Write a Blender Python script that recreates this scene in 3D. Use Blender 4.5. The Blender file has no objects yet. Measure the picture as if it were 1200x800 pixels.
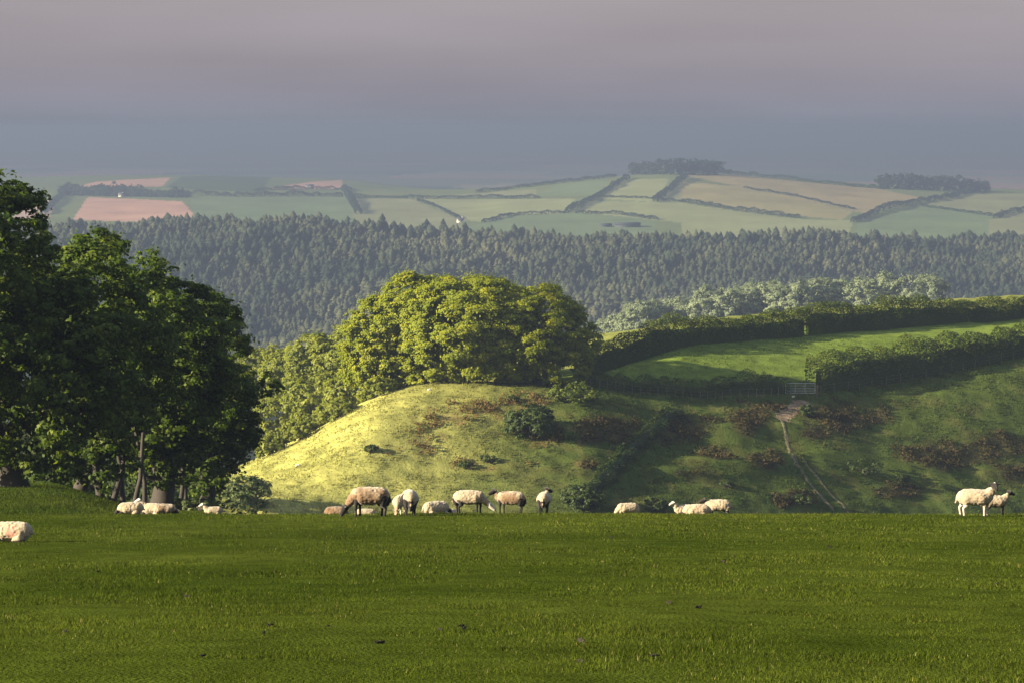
import bpy, math, random
import numpy as np
from mathutils import Vector

C = bpy.context.scene.collection
RNG = np.random.default_rng(11)
F, PITCH = 3000.0, math.atan(250.0 / 3000.0)      # focal length in photo pixels, camera pitch
CP, SP = math.cos(PITCH), math.sin(PITCH)
EYE, SLOPE = 1.8, 0.1246                           # eye height and fall of the pasture

# ------------------------------------------------------------------ helpers
def smooth(a, b, x):
    t = np.clip((np.asarray(x, float) - a) / (b - a), 0, 1)
    return t * t * (3 - 2 * t)

def _hash(ix, iy, iz):
    h = (ix.astype(np.int64) * 374761393 + iy.astype(np.int64) * 668265263 + iz.astype(np.int64) * 2147483647 + 974711) & 0xFFFFFFFF
    h = ((h ^ (h >> 13)) * 1274126177) & 0xFFFFFFFF
    h = ((h ^ (h >> 16)) * 2246822519) & 0xFFFFFFFF
    return ((h ^ (h >> 15)) & 0xFFFFFF) / float(0xFFFFFF)

def vnoise(x, y, z=0.0):
    x, y, z = np.broadcast_arrays(np.asarray(x, float), np.asarray(y, float), np.asarray(z, float))
    ix, iy, iz = np.floor(x), np.floor(y), np.floor(z)
    fx, fy, fz = x - ix, y - iy, z - iz
    fx, fy, fz = fx * fx * (3 - 2 * fx), fy * fy * (3 - 2 * fy), fz * fz * (3 - 2 * fz)
    r = 0
    for dx in (0, 1):
        for dy in (0, 1):
            for dz in (0, 1):
                w = (fx if dx else 1 - fx) * (fy if dy else 1 - fy) * (fz if dz else 1 - fz)
                r = r + w * _hash(ix + dx, iy + dy, iz + dz)
    return r * 2 - 1

def fbm(x, y, z=0.0, o=3):
    r, a = 0, 1.0
    for i in range(o):
        k = 2.03 ** i
        r = r + a * vnoise(np.asarray(x) * k + 17.3 * i, np.asarray(y) * k - 9.1 * i, np.asarray(z) * k)
        a *= 0.5
    return r

def slope_of(py):
    v = (400 - py) / F
    return (-SP + CP * v) / (CP + SP * v)

def P(px, py, d):
    v = (400 - py) / F
    k = d / (CP + SP * v)
    return np.array([(px - 600) / F * k, d, d * slope_of(py)])

def to_px(x, y, z):
    depth = y * CP - z * SP
    up = y * SP + z * CP
    return 600 + F * x / depth, 400 - F * up / depth

def make_mesh(name, V, faces=None, quads=None, tris=None, col=None, tint=None, smooth_shade=False):
    me = bpy.data.meshes.new(name)
    V = np.asarray(V, np.float32)
    if faces is not None:
        me.from_pydata([tuple(v) for v in V], [], faces)
    else:
        idx, tot = [], []
        if quads is not None and len(quads):
            idx.append(np.asarray(quads, np.int32).ravel()); tot.append(np.full(len(quads), 4, np.int32))
        if tris is not None and len(tris):
            idx.append(np.asarray(tris, np.int32).ravel()); tot.append(np.full(len(tris), 3, np.int32))
        idx = np.concatenate(idx); tot = np.concatenate(tot)
        me.vertices.add(len(V)); me.vertices.foreach_set("co", V.ravel())
        me.loops.add(len(idx)); me.loops.foreach_set("vertex_index", idx)
        me.polygons.add(len(tot))
        st = np.concatenate([[0], np.cumsum(tot)[:-1]]).astype(np.int32)
        me.polygons.foreach_set("loop_start", st)
        try: me.polygons.foreach_set("loop_total", tot)
        except Exception: pass
        me.update(calc_edges=True)
    if col is not None:
        a = me.attributes.new("Col", 'FLOAT_COLOR', 'POINT')
        c = np.ones((len(V), 4), np.float32); c[:, :3] = col
        a.data.foreach_set("color", c.ravel())
    if tint is not None:
        a = me.attributes.new("tint", 'FLOAT', 'POINT')
        a.data.foreach_set("value", np.asarray(tint, np.float32))
    if smooth_shade:
        me.polygons.foreach_set("use_smooth", np.ones(len(me.polygons), bool))
    return me

def link(name, me, mat=None, parent=None):
    o = bpy.data.objects.new(name, me); C.objects.link(o)
    if mat is not None: me.materials.append(mat)
    if parent is not None: o.parent = parent
    return o

def tag(o, label=None, cat=None, group=None, kind=None):
    if label: o["label"] = label
    if cat: o["category"] = cat
    if group: o["group"] = group
    if kind: o["kind"] = kind
    return o

def empty(name, loc, label, cat, group=None):
    o = bpy.data.objects.new(name, None); C.objects.link(o)
    o.location = loc; o.empty_display_size = 0.3
    return tag(o, label, cat, group)

# ------------------------------------------------------------------ materials
def mat_new(name):
    m = bpy.data.materials.new(name); m.use_nodes = True
    nt = m.node_tree; nt.nodes.clear()
    out = nt.nodes.new("ShaderNodeOutputMaterial")
    return m, nt, out

def N(nt, t, **kw):
    n = nt.nodes.new(t)
    for k, v in kw.items(): setattr(n, k, v)
    return n

def ramp(nt, stops):
    r = N(nt, "ShaderNodeValToRGB")
    e = r.color_ramp.elements
    while len(e) < len(stops): e.new(0.5)
    for i, (p, c) in enumerate(stops):
        e[i].position = p; e[i].color = (*c, 1)
    return r

def leaf_mat(name, c0, c1, c2, transl=0.4, rough=0.55):
    m, nt, out = mat_new(name)
    at = N(nt, "ShaderNodeAttribute", attribute_name="tint")
    r = ramp(nt, [(0.0, c0), (0.5, c1), (1.0, c2)])
    nt.links.new(at.outputs["Fac"], r.inputs["Fac"])
    d = N(nt, "ShaderNodeBsdfPrincipled"); d.inputs["Roughness"].default_value = rough
    d.inputs["Specular IOR Level"].default_value = 0.15
    t = N(nt, "ShaderNodeBsdfTranslucent")
    mx = N(nt, "ShaderNodeMixShader"); mx.inputs[0].default_value = transl
    h = N(nt, "ShaderNodeHueSaturation"); h.inputs["Saturation"].default_value = 1.1; h.inputs["Value"].default_value = 1.15
    nt.links.new(r.outputs["Color"], d.inputs["Base Color"])
    nt.links.new(r.outputs["Color"], h.inputs["Color"]); nt.links.new(h.outputs["Color"], t.inputs["Color"])
    nt.links.new(d.outputs[0], mx.inputs[1]); nt.links.new(t.outputs[0], mx.inputs[2])
    nt.links.new(mx.outputs[0], out.inputs["Surface"])
    return m

def col_mat(name, noise_scale=1.0, var=0.35, bump=0.0, transl=0.0, rough=0.9, fine=6.0):
    """base colour from the Col attribute, broken up with noise"""
    m, nt, out = mat_new(name)
    at = N(nt, "ShaderNodeAttribute", attribute_name="Col")
    geo = N(nt, "ShaderNodeNewGeometry")
    n1 = N(nt, "ShaderNodeTexNoise"); n1.inputs["Scale"].default_value = noise_scale; n1.inputs["Detail"].default_value = 8; n1.inputs["Roughness"].default_value = 0.65
    nt.links.new(geo.outputs["Position"], n1.inputs["Vector"])
    mr = N(nt, "ShaderNodeMapRange"); mr.inputs["From Min"].default_value = 0.3; mr.inputs["From Max"].default_value = 0.7
    mr.inputs["To Min"].default_value = 1 - var; mr.inputs["To Max"].default_value = 1 + var
    nt.links.new(n1.outputs["Fac"], mr.inputs["Value"])
    vm = N(nt, "ShaderNodeVectorMath", operation='SCALE')
    nt.links.new(at.outputs["Color"], vm.inputs[0]); nt.links.new(mr.outputs["Result"], vm.inputs["Scale"])
    d = N(nt, "ShaderNodeBsdfPrincipled"); d.inputs["Roughness"].default_value = rough; d.inputs["Specular IOR Level"].default_value = 0.0
    nt.links.new(vm.outputs["Vector"], d.inputs["Base Color"])
    last = d.outputs[0]
    if bump:
        n2 = N(nt, "ShaderNodeTexNoise"); n2.inputs["Scale"].default_value = fine; n2.inputs["Detail"].default_value = 6
        nt.links.new(geo.outputs["Position"], n2.inputs["Vector"])
        b = N(nt, "ShaderNodeBump"); b.inputs["Strength"].default_value = bump; b.inputs["Distance"].default_value = 0.1
        nt.links.new(n2.outputs["Fac"], b.inputs["Height"]); nt.links.new(b.outputs[0], d.inputs["Normal"])
    if transl:
        t = N(nt, "ShaderNodeBsdfTranslucent"); nt.links.new(vm.outputs["Vector"], t.inputs["Color"])
        mx = N(nt, "ShaderNodeMixShader"); mx.inputs[0].default_value = transl
        nt.links.new(last, mx.inputs[1]); nt.links.new(t.outputs[0], mx.inputs[2]); last = mx.outputs[0]
    nt.links.new(last, out.inputs["Surface"])
    return m

def plain_mat(name, c, c2=None, scale=4.0, rough=0.8, bump=0.3, metal=0.0):
    m, nt, out = mat_new(name)
    tc = N(nt, "ShaderNodeTexCoord")
    n1 = N(nt, "ShaderNodeTexNoise"); n1.inputs["Scale"].default_value = scale; n1.inputs["Detail"].default_value = 8
    nt.links.new(tc.outputs["Object"], n1.inputs["Vector"])
    r = ramp(nt, [(0.3, c), (0.7, c2 or tuple(v * 0.6 for v in c))])
    nt.links.new(n1.outputs["Fac"], r.inputs["Fac"])
    d = N(nt, "ShaderNodeBsdfPrincipled"); d.inputs["Roughness"].default_value = rough; d.inputs["Metallic"].default_value = metal
    nt.links.new(r.outputs["Color"], d.inputs["Base Color"])
    b = N(nt, "ShaderNodeBump"); b.inputs["Strength"].default_value = bump; b.inputs["Distance"].default_value = 0.05
    nt.links.new(n1.outputs["Fac"], b.inputs["Height"]); nt.links.new(b.outputs[0], d.inputs["Normal"])
    nt.links.new(d.outputs[0], out.inputs["Surface"])
    return m

M = dict(
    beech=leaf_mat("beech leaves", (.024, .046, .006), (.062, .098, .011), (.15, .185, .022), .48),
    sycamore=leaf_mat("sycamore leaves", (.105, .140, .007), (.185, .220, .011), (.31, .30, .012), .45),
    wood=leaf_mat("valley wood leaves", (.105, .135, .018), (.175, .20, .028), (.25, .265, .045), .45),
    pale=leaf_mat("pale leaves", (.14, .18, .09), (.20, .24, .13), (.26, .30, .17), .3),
    hedge=leaf_mat("hedge leaves", (.028, .050, .008), (.068, .095, .012), (.15, .175, .022), .35),
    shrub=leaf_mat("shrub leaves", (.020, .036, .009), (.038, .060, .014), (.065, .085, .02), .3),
    willow=leaf_mat("pale shrub leaves", (.06, .085, .03), (.10, .125, .04), (.15, .17, .06), .4),
    far=leaf_mat("far hedge leaves", (.012, .026, .010), (.020, .038, .014), (.032, .05, .018), .2),
    conifer=leaf_mat("conifer needles", (.022, .034, .018), (.045, .056, .028), (.085, .09, .045), .15),
    bark=plain_mat("bark", (.030, .023, .017), (.015, .012, .009), 3.0, .9, .6),
    pale_bark=plain_mat("lit bark", (.16, .115, .07), (.07, .05, .032), 3.0, .9, .6),
    post=plain_mat("weathered post", (.13, .11, .08), (.07, .06, .045), 6.0, .9, .4),
    metal=plain_mat("galvanised metal", (.40, .42, .40), (.28, .30, .29), 8.0, .45, .1, .3),
    wire=plain_mat("fence wire", (.2, .2, .2), (.12, .12, .12), 8.0, .5, .1, .6),
    render=plain_mat("white render", (.75, .72, .68), (.62, .58, .54), 1.0, .8, .1),
    pinkwall=plain_mat("pale wall", (.70, .60, .55), (.60, .50, .46), 1.0, .8, .1),
    slate=plain_mat("slate", (.10, .10, .12), (.06, .06, .07), 1.0, .6, .2),
    shed=plain_mat("dark shed cladding", (.030, .045, .045), (.02, .03, .03), .6, .7, .2),
    glass=plain_mat("dark window glass", (.03, .035, .04), (.02, .02, .025), 2.0, .2, .0),
    earth=plain_mat("dark earth", (.022, .016, .010), (.012, .009, .006), 20.0, 1.0, .6),
    stone=plain_mat("pale stone", (.50, .47, .42), (.32, .30, .27), 8.0, .9, .5),
)
M["ground"] = col_mat("hillside turf", .55, .38, .8, 0, .95, 5.0)
M["fields"] = col_mat("farmland fields", .012, .16, 0, 0, .95)
M["tuft"] = col_mat("rough grass", .3, .25, 0, .5, .9)
M["blade"] = col_mat("short grass", .35, .30, 0, .35, .8)
M["turf"] = col_mat("pasture turf", 1.6, .35, .6, 0, .95, 25.0)
M["trackmat"] = col_mat("track earth", 2.0, .4, .5, 0, 1.0, 8.0)

# ------------------------------------------------------------------ terrain
def interp(px, pts, sig=14.0):
    """feature value along the view, softened"""
    xs = np.array([p[0] for p in pts], float); ys = np.array([p[1] for p in pts], float)
    px = np.asarray(px, float)
    o = np.linspace(-2, 2, 9); w = np.exp(-o * o / 2); w /= w.sum()
    return sum(wi * np.interp(px + oi * sig, xs, ys) for oi, wi in zip(o, w))

cols = np.concatenate([np.arange(-1500, -100, 40.0), np.arange(-100, 1300, 2.5), np.arange(1300, 2701, 40.0)])
rows = np.concatenate([np.arange(40, 93, 1.5), np.arange(93, 225, 2.5), np.arange(225, 348, .42), np.arange(348, 620, 4.0),
                       np.arange(620, 2300, 14.0), np.arange(2300, 5600, 14.0), np.geomspace(5600, 46000, 60)])
def zs(py, d): return d * slope_of(np.asarray(py, float))
def plane(d): return -EYE - SLOPE * d

# z of each landform along each column, keyed by distance (see knots below)
c = cols
left = 1 - smooth(235, 300, c)                    # 1 under the beeches
bank = 1 - smooth(40, 190, c)
d4 = interp(c, [(-1500, 255), (0, 262), (300, 262), (450, 268), (560, 270), (700, 272), (850, 279), (1000, 288), (1200, 298), (1500, 312), (2700, 350)])
z4 = zs(600, d4)
d5 = interp(c, [(-1500, 290), (300, 290), (400, 292), (480, 298), (600, 302), (700, 303), (850, 307), (957, 312), (1050, 320), (1200, 332), (1500, 352), (2700, 400)])
py5 = interp(c, [(-1500, 560), (0, 560), (200, 560), (270, 553), (290, 545), (330, 528), (400, 489), (440, 467), (480, 456), (520, 453), (560, 451), (600, 450), (690, 452),
                 (760, 462), (830, 466), (920, 462), (957, 460), (1050, 448), (1200, 417), (1500, 375), (2700, 330)], 9)
z5 = zs(py5, d5)
d6 = interp(c, [(-1500, 330), (400, 325), (480, 312), (690, 315), (800, 326), (945, 346), (1200, 372), (1500, 395), (2700, 440)])
py6 = interp(c, [(-1500, 600), (200, 590), (290, 572), (330, 548), (400, 515), (440, 480), (480, 458), (560, 446), (690, 441), (800, 405), (945, 393), (1200, 373), (1500, 352), (2700, 320)])
z6 = zs(py6, d6)
d7 = d6 + 85
py7 = interp(c, [(-1500, 640), (250, 640), (330, 600), (400, 560), (480, 500), (560, 450), (640, 405), (700, 392), (850, 371), (1000, 360), (1200, 345), (2700, 330)])
z7 = zs(py7, d7)
d10 = interp(c, [(-1500, 1800), (900, 1800), (1150, 2000), (2700, 2150)], 30)
py10 = interp(c, [(-1500, 276), (0, 276), (100, 274), (230, 269), (400, 271), (560, 281), (700, 287), (800, 289), (870, 283), (1000, 287), (1200, 285), (2700, 285)])
z10 = zs(py10, d10)
pyA = interp(c, [(-1500, 236), (0, 234), (230, 232), (400, 232), (560, 226), (650, 216), (720, 208), (790, 203), (850, 205), (930, 211), (1030, 218), (1150, 223), (1250, 227), (2700, 232)])
pyB = interp(c, [(-1500, 209), (0, 208), (200, 206), (400, 211), (500, 222), (650, 231), (2700, 236)], 25)
knots = [
    (40 + 0 * c, plane(40) + 0 * c), (56 + 0 * c, plane(56) + 0 * c), (66 + 0 * c, plane(66) + 0 * c),
    (79 + 0 * c, plane(79) - (1.15 * (1 - left) + left * (.5 + .1 * bank))),
    (98 + 0 * c, plane(98) - (4.8 * (1 - left) + left * (.8 - 1.0 * bank))),
    (140 + 0 * c, plane(140) - (15 * (1 - left) + left * (3.0 - 1.4 * bank))),
    (195 + 0 * c, -52 * (1 - left) + left * -46.0),
    (d4 - 24, z4 - 9 * (1 - left) - 6.0 * left), (d4, z4), (d5, z5), (d6, z6), (d7, z7),
    (d7 + 120, np.minimum(z7 - 32, -66)), (900 + 0 * c, -112 + 0 * c), (1380 + 0 * c, -136 + 0 * c), (1480 + 0 * c, -134 + 0 * c),
    (d10, z10), (d10 + 60, z10 - 1), (2330 + 0 * c, zs(284, 2330) + 0 * c), (2480 + 0 * c, zs(272, 2480) + 0 * c),
    (3300 + 0 * c, zs(pyA, 3300)), (4400 + 0 * c, zs(pyB, 4400)), (5500 + 0 * c, -138 + 0 * c), (9000 + 0 * c, -152 + 0 * c), (46000 + 0 * c, -152 + 0 * c)]
KX = np.stack([k[0] for k in knots], 1); KZ = np.stack([k[1] for k in knots], 1)

def pchip(KX, KZ, X):
    h = np.diff(KX, axis=1); dl = np.diff(KZ, axis=1) / h
    m = np.zeros_like(KZ)
    w1 = 2 * h[:, 1:] + h[:, :-1]; w2 = h[:, 1:] + 2 * h[:, :-1]
    same = dl[:, 1:] * dl[:, :-1] > 0
    with np.errstate(divide='ignore', invalid='ignore'):
        hm = (w1 + w2) / (w1 / dl[:, :-1] + w2 / dl[:, 1:])
    m[:, 1:-1] = np.where(same, hm, 0)
    m[:, 0] = dl[:, 0]; m[:, -1] = dl[:, -1]
    out = np.zeros((KX.shape[0], len(X)))
    for i in range(KX.shape[0]):
        j = np.clip(np.searchsorted(KX[i], X) - 1, 0, KX.shape[1] - 2)
        hh = h[i, j]; t = (X - KX[i, j]) / hh
        out[i] = ((1 + 2 * t) * (1 - t) ** 2 * KZ[i, j] + t * (1 - t) ** 2 * hh * m[i, j]
                  + t * t * (3 - 2 * t) * KZ[i, j + 1] + t * t * (t - 1) * hh * m[i, j + 1])
    return out
ZB = pchip(KX, KZ, rows).T                         # rows x cols
GX = rows[:, None] * (cols[None, :] - 600) / F * 1.0
GY = rows[:, None] + 0 * cols[None, :]
amp = np.interp(rows, [40, 90, 150, 225, 260, 310, 330, 420, 700, 1500, 2400, 3000], [.025, .05, .2, .4, .34, .30, .10, .3, 1.5, 5.5, 1.0, 1.2])[:, None]
def relief(x, y):
    return fbm(x / 7.0, y / 7.0, 3.1, 4)
sc_far = np.where(rows < 600, 1.0, 12.0)[:, None]
Z = ZB + amp * fbm(GX / 7.0 / sc_far, GY / 7.0 / sc_far, 3.1, 4)
# little terraces (sheep paths) on the steep face
terr = smooth(640, 800, cols)[None, :] * smooth(262, 275, rows)[:, None] * (1 - smooth(300, 312, rows))[:, None]
Z = Z + terr * 0.65 * fbm(GX / 14.0, (GY * .5 + ZB * 1.2) / 3.0, 8.8, 3)

def H(x, y):
    x = np.asarray(x, float); y = np.asarray(y, float)
    yy = np.maximum(y, 40.0)
    px = np.clip(600 + F * x / yy, cols[0], cols[-1])
    d = np.clip(yy, rows[0], rows[-1] - 1)
    i = np.clip(np.searchsorted(rows, d) - 1, 0, len(rows) - 2); j = np.clip(np.searchsorted(cols, px) - 1, 0, len(cols) - 2)
    t = (d - rows[i]) / (rows[i + 1] - rows[i]); s = (px - cols[j]) / (cols[j + 1] - cols[j])
    z = (Z[i, j] * (1 - s) + Z[i, j + 1] * s) * (1 - t) + (Z[i + 1, j] * (1 - s) + Z[i + 1, j + 1] * s) * t
    zn = plane(y) + .025 * fbm(x / 7.0, y / 7.0, 3.1, 4)
    w = smooth(38, 46, y)
    return zn * (1 - w) + z * w

def ground_at(px, py, d0, d1, n=2500):
    """first point of the terrain met by the sight line of a photo pixel between two distances"""
    d = np.linspace(d0, d1, n)
    v = (400 - py) / F
    x = (px - 600) / F * d / (CP + SP * v); z = d * slope_of(py)
    hit = np.nonzero(z <= H(x, d))[0]
    k = hit[0] if len(hit) else np.argmin(z - H(x, d))
    return np.array([x[k], d[k], H(x[k], d[k])])

PXG, PYG = to_px(GX, GY, Z)
def grid_object(name, r0, r1, mat, col, label_kind="structure"):
    i0 = np.searchsorted(rows, r0); i1 = np.searchsorted(rows, r1) + 1
    i1 = min(i1, len(rows))
    x, y, z = GX[i0:i1], GY[i0:i1], Z[i0:i1]
    nr, nc = x.shape
    V = np.stack([x, y, z], -1).reshape(-1, 3)
    a = (np.arange(nr - 1)[:, None] * nc + np.arange(nc - 1)[None, :]).ravel()
    q = np.stack([a, a + 1, a + nc + 1, a + nc], 1)
    me = make_mesh(name, V, quads=q, col=col[i0:i1].reshape(-1, 3), smooth_shade=True)
    return tag(link(name, me, mat), kind=label_kind)

COL = np.zeros(Z.shape + (3,)); COL[:] = (.055, .080, .018)
def blend(mask, c):
    m = np.clip(mask, 0, 1)[..., None]
    COL[:] = COL * (1 - m) + np.array(c) * m
nz = fbm(GX / 3.0, GY / 3.0, 1.0, 4); nz2 = fbm(GX / 1.1, GY / 1.1, 5.0, 3); nz3 = fbm(GX / 12., GY / 12., 9.0, 3)
hill = ((rows > 200) & (rows < 620))[:, None]
DRY_SUNLIT, GREEN, LUSH, BROWN = (.29, .282, .080), (.048, .068, .015), (.098, .138, .022), (.085, .056, .028)  # first tone: parched grass, brightened to carry the slope's sunlight
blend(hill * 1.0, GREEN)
dry_sunlit = smooth(230, 300, PXG) * (1 - .75 * smooth(465, 620, PXG + 45 * nz3 + (PYG - 520) * .35) - .25 * smooth(560, 700, PXG))  # parched-grass mask, shaped to the sunlit part of the slope
blend(hill * dry_sunlit * (.82 + .2 * nz), DRY_SUNLIT)
blend(hill * (1 - dry_sunlit) * smooth(.1, .9, nz + .5 * nz2) * .5, (.085, .082, .025))
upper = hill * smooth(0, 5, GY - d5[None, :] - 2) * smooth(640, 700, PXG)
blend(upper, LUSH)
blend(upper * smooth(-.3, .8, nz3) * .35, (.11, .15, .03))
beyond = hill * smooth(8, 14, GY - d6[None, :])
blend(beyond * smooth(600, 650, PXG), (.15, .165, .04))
# bracken and rush patches: photo pixel, half size
BRACKEN = [(575, 478, 42, 11), (520, 492, 24, 9), (500, 512, 22, 7), (497, 527, 16, 6), (600, 474, 30, 9), (545, 487, 20, 6), (625, 462, 24, 6),
           (705, 502, 72, 13), (660, 515, 40, 8), (805, 502, 36, 14), (765, 507, 25, 10), (880, 492, 24, 15), (905, 478, 14, 6), (845, 530, 26, 7),
           (985, 490, 40, 17), (960, 508, 22, 6), (1000, 500, 18, 5), (1110, 537, 36, 16), (1165, 522, 36, 13), (1190, 555, 24, 14), (1060, 575, 28, 8),
           (893, 540, 18, 8), (820, 555, 20, 5), (545, 543, 15, 6), (575, 548, 14, 5), (455, 527, 12, 4), (620, 545, 16, 5), (930, 585, 20, 8), (690, 545, 14, 8)]
def patch_mask(px, py, wob):
    m = np.zeros(np.shape(px))
    for (a, b, rx, ry) in BRACKEN:
        m = np.maximum(m, smooth(1.3, .7, np.sqrt(((px - a) / rx) ** 2 + ((py - b) / ry) ** 2) + .65 * wob))
    return m
bmask = patch_mask(PXG, PYG, nz) * hill * (GY < d6[None, :] + 2)
blend(bmask * .6 * smooth(-.2, .6, nz2) * (PXG < 680), (.15, .105, .042)); blend(bmask * .7 * (PXG >= 680), (.066, .054, .024))  # bracken ground painted in a sunlit tone left, a shaded tone right
# farmland colours from the field outlines, greens tinged with haze blue
PINK, PINK2, FGREEN, OLIVE, TAN, DKGREEN, BRIGHT = (.45, .27, .20), (.40, .28, .22), (.13, .175, .085), (.19, .205, .10), (.25, .225, .10), (.06, .09, .04), (.22, .245, .11)
FIELDS = [
    ([(85, 258), (103, 231), (213, 236), (228, 252), (228, 262)], PINK),
    ([(15, 255), (35, 233), (66, 236), (55, 260)], PINK2),
    ([(90, 219), (113, 213), (200, 208), (190, 219)], PINK),
    ([(312, 221), (367, 213), (402, 211), (402, 222)], PINK),
    ([(222, 231), (402, 230), (420, 252), (420, 275), (230, 275)], FGREEN),
    ([(195, 220), (213, 207), (320, 205), (306, 226)], DKGREEN),
    ([(412, 233), (480, 233), (541, 258), (541, 280), (418, 280)], OLIVE),
    ([(490, 234), (674, 233), (663, 249), (600, 253), (566, 261), (541, 258)], BRIGHT),
    ([(541, 270), (566, 261), (600, 253), (677, 250), (770, 258), (770, 290), (541, 290)], FGREEN),
    ([(677, 249), (693, 236), (767, 237), (800, 238), (800, 262), (770, 258)], BRIGHT),
    ([(480, 232), (560, 226), (628, 222), (630, 232)], OLIVE),
    ([(630, 229), (653, 217), (713, 210), (700, 229)], FGREEN),
    ([(700, 233), (735, 210), (785, 210), (766, 237)], BRIGHT),
    ([(770, 237), (803, 208), (820, 208), (800, 237)], OLIVE),
    ([(800, 212), (873, 220), (1000, 248), (987, 258), (867, 247), (800, 236)], TAN),
    ([(800, 205), (860, 205), (1027, 221), (1080, 232), (1013, 250), (987, 244), (873, 221)], (.26, .215, .11)),
    ([(800, 238), (867, 248), (940, 257), (1000, 258), (990, 290), (800, 290)], BRIGHT),
    ([(1005, 262), (1085, 241), (1165, 253), (1155, 290), (1000, 290)], FGREEN),
    ([(1087, 239), (1135, 227), (1260, 228), (1260, 240), (1200, 246), (1165, 253)], OLIVE),
    ([(1160, 258), (1200, 248), (1300, 240), (1300, 300), (1160, 300)], OLIVE),
]
def inside(px, py, poly):
    r = np.zeros(px.shape, bool); n = len(poly)
    for i in range(n):
        (x0, y0), (x1, y1) = poly[i], poly[(i + 1) % n]
        if y0 == y1: continue
        cr = ((y0 > py) != (y1 > py)) & (px < (x1 - x0) * (py - y0) / (y1 - y0) + x0)
        r ^= cr
    return r
fr = np.nonzero((rows > 2250) & (rows < 5500))[0]
blend(((rows >= 620) & (rows < 2300))[:, None] * 1.0 + 0 * COL[..., 0], (.018, .025, .012))
blend((rows >= 2300)[:, None] * 1.0 + 0 * COL[..., 0], (.13, .16, .065))
for poly, cc in FIELDS:
    m = np.zeros(Z.shape, bool); m[fr] = inside(PXG[fr], PYG[fr], poly)
    m &= ~((PYG > 235) & (GY > 4600))
    blend(m * 1.0, cc)
fp = np.nonzero(rows > 4600)[0]
cx, cy = np.floor(GX[fp] / 420 + .4 * vnoise(GX[fp] / 900, GY[fp] / 900)), np.floor(GY[fp] / 700 + .4 * vnoise(GX[fp] / 800, GY[fp] / 900, 4.))
hsh = _hash(cx, cy, cx * 0 + 3)
pal = np.array([(.10, .14, .06), (.20, .21, .09), (.05, .08, .04), (.38, .22, .16), (.16, .18, .08), (.30, .28, .16)])
COL[fp] = pal[(hsh * 5.99).astype(int)]

blend(((rows < 200))[:, None] * 1.0 + 0 * COL[..., 0], (.050, .078, .014))
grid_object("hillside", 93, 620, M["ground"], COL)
grid_object("valley_slope", 620, 2300, M["fields"], COL)
grid_object("farmland_hills", 2300, 5600, M["fields"], COL)
grid_object("far_plain", 5600, 46000, M["fields"], COL)

# the pasture sheet the photographer stands on
px_ = np.concatenate([np.arange(-170, -26, 4.0), np.arange(-26, 26, .4), np.arange(26, 171, 4.0)])
py_ = np.concatenate([np.arange(-60, 12, 4.0), np.arange(12, 95.01, .4)])
XX, YY = np.meshgrid(px_, py_)
ZZ = H(XX, YY) + .02 * fbm(XX / .9, YY / .9, 6., 2)
V = np.stack([XX, YY, ZZ], -1).reshape(-1, 3); nc = len(px_)
a = (np.arange(len(py_) - 1)[:, None] * nc + np.arange(nc - 1)[None, :]).ravel()
def pasture_col(x, y):
    b = fbm(x / 2.6, y / 4.5, 1.7, 4)[..., None]; g = fbm(x / 14, y / 22, 7.7, 3)[..., None]
    c0 = np.array((.033, .050, .005)); c1 = np.array((.059, .078, .010))
    t = np.clip(.5 + .5 * b + .35 * g, 0, 1)
    return c0 * (1 - t) + c1 * t
pc = pasture_col(XX, YY).reshape(-1, 3)
tag(link("pasture", make_mesh("pasture", V, quads=np.stack([a, a + 1, a + nc + 1, a + nc], 1), col=pc * .8, smooth_shade=True), M["turf"]), kind="structure")

# ------------------------------------------------------------------ grass
def blades(x, y, h, w, col, lean=.5, rng=RNG, z=None):
    n = len(x)
    z = H(x, y) if z is None else z
    ang = rng.uniform(0, 2 * np.pi, n); la = rng.uniform(0, 2 * np.pi, n); le = h * lean * rng.uniform(.2, 1.2, n)
    bx, by = np.cos(ang) * w / 2, np.sin(ang) * w / 2
    V = np.empty((n, 3, 3))
    V[:, 0] = np.stack([x - bx, y - by, z - .01], 1); V[:, 1] = np.stack([x + bx, y + by, z - .01], 1)
    V[:, 2] = np.stack([x + np.cos(la) * le, y + np.sin(la) * le, z + h], 1)
    C3 = np.repeat(col[:, None, :], 3, 1)
    return V.reshape(-1, 3), C3.reshape(-1, 3)
def area_samples(n, y0, y1, k=0.215):
    y = np.sqrt(RNG.uniform(y0 ** 2, y1 ** 2, n)); x = RNG.uniform(-1, 1, n) * (k * y + 2.2)
    return x, y
Vs, Cs = [], []
for (n, y0, y1, hh, ww) in ((190000, 15, 30, .024, .011), (170000, 30, 50, .030, .017), (120000, 50, 76, .038, .025)):
    x, y = area_samples(n, y0, y1)
    cl = fbm(x / .55, y / .8, 2.2, 2)
    keep = RNG.uniform(0, 1, n) < np.clip(.65 + .5 * cl, .12, 1)
    x, y, cl = x[keep], y[keep], cl[keep]
    h = hh * RNG.uniform(.45, 1.25, len(x)) * (1 + .45 * cl) * (1 + .5 * np.clip(fbm(x / 1.7, y / 2.5, 8.1, 3), -.6, 1.3))
    col = pasture_col(x, y) * RNG.uniform(.8, 1.22, (len(x), 1)) * np.array([1.03, 1.0, .95])
    dryb = RNG.uniform(0, 1, len(x)) < .02
    col[dryb] = np.array((.17, .15, .055)) * RNG.uniform(.7, 1.1, (dryb.sum(), 1))
    v, cc = blades(x, y, h, ww * RNG.uniform(.6, 1.2, len(x)), col, .9); Vs.append(v); Cs.append(cc)
n = 30000; x = RNG.uniform(-24, -11, n); y = RNG.uniform(76, 106, n)
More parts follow.
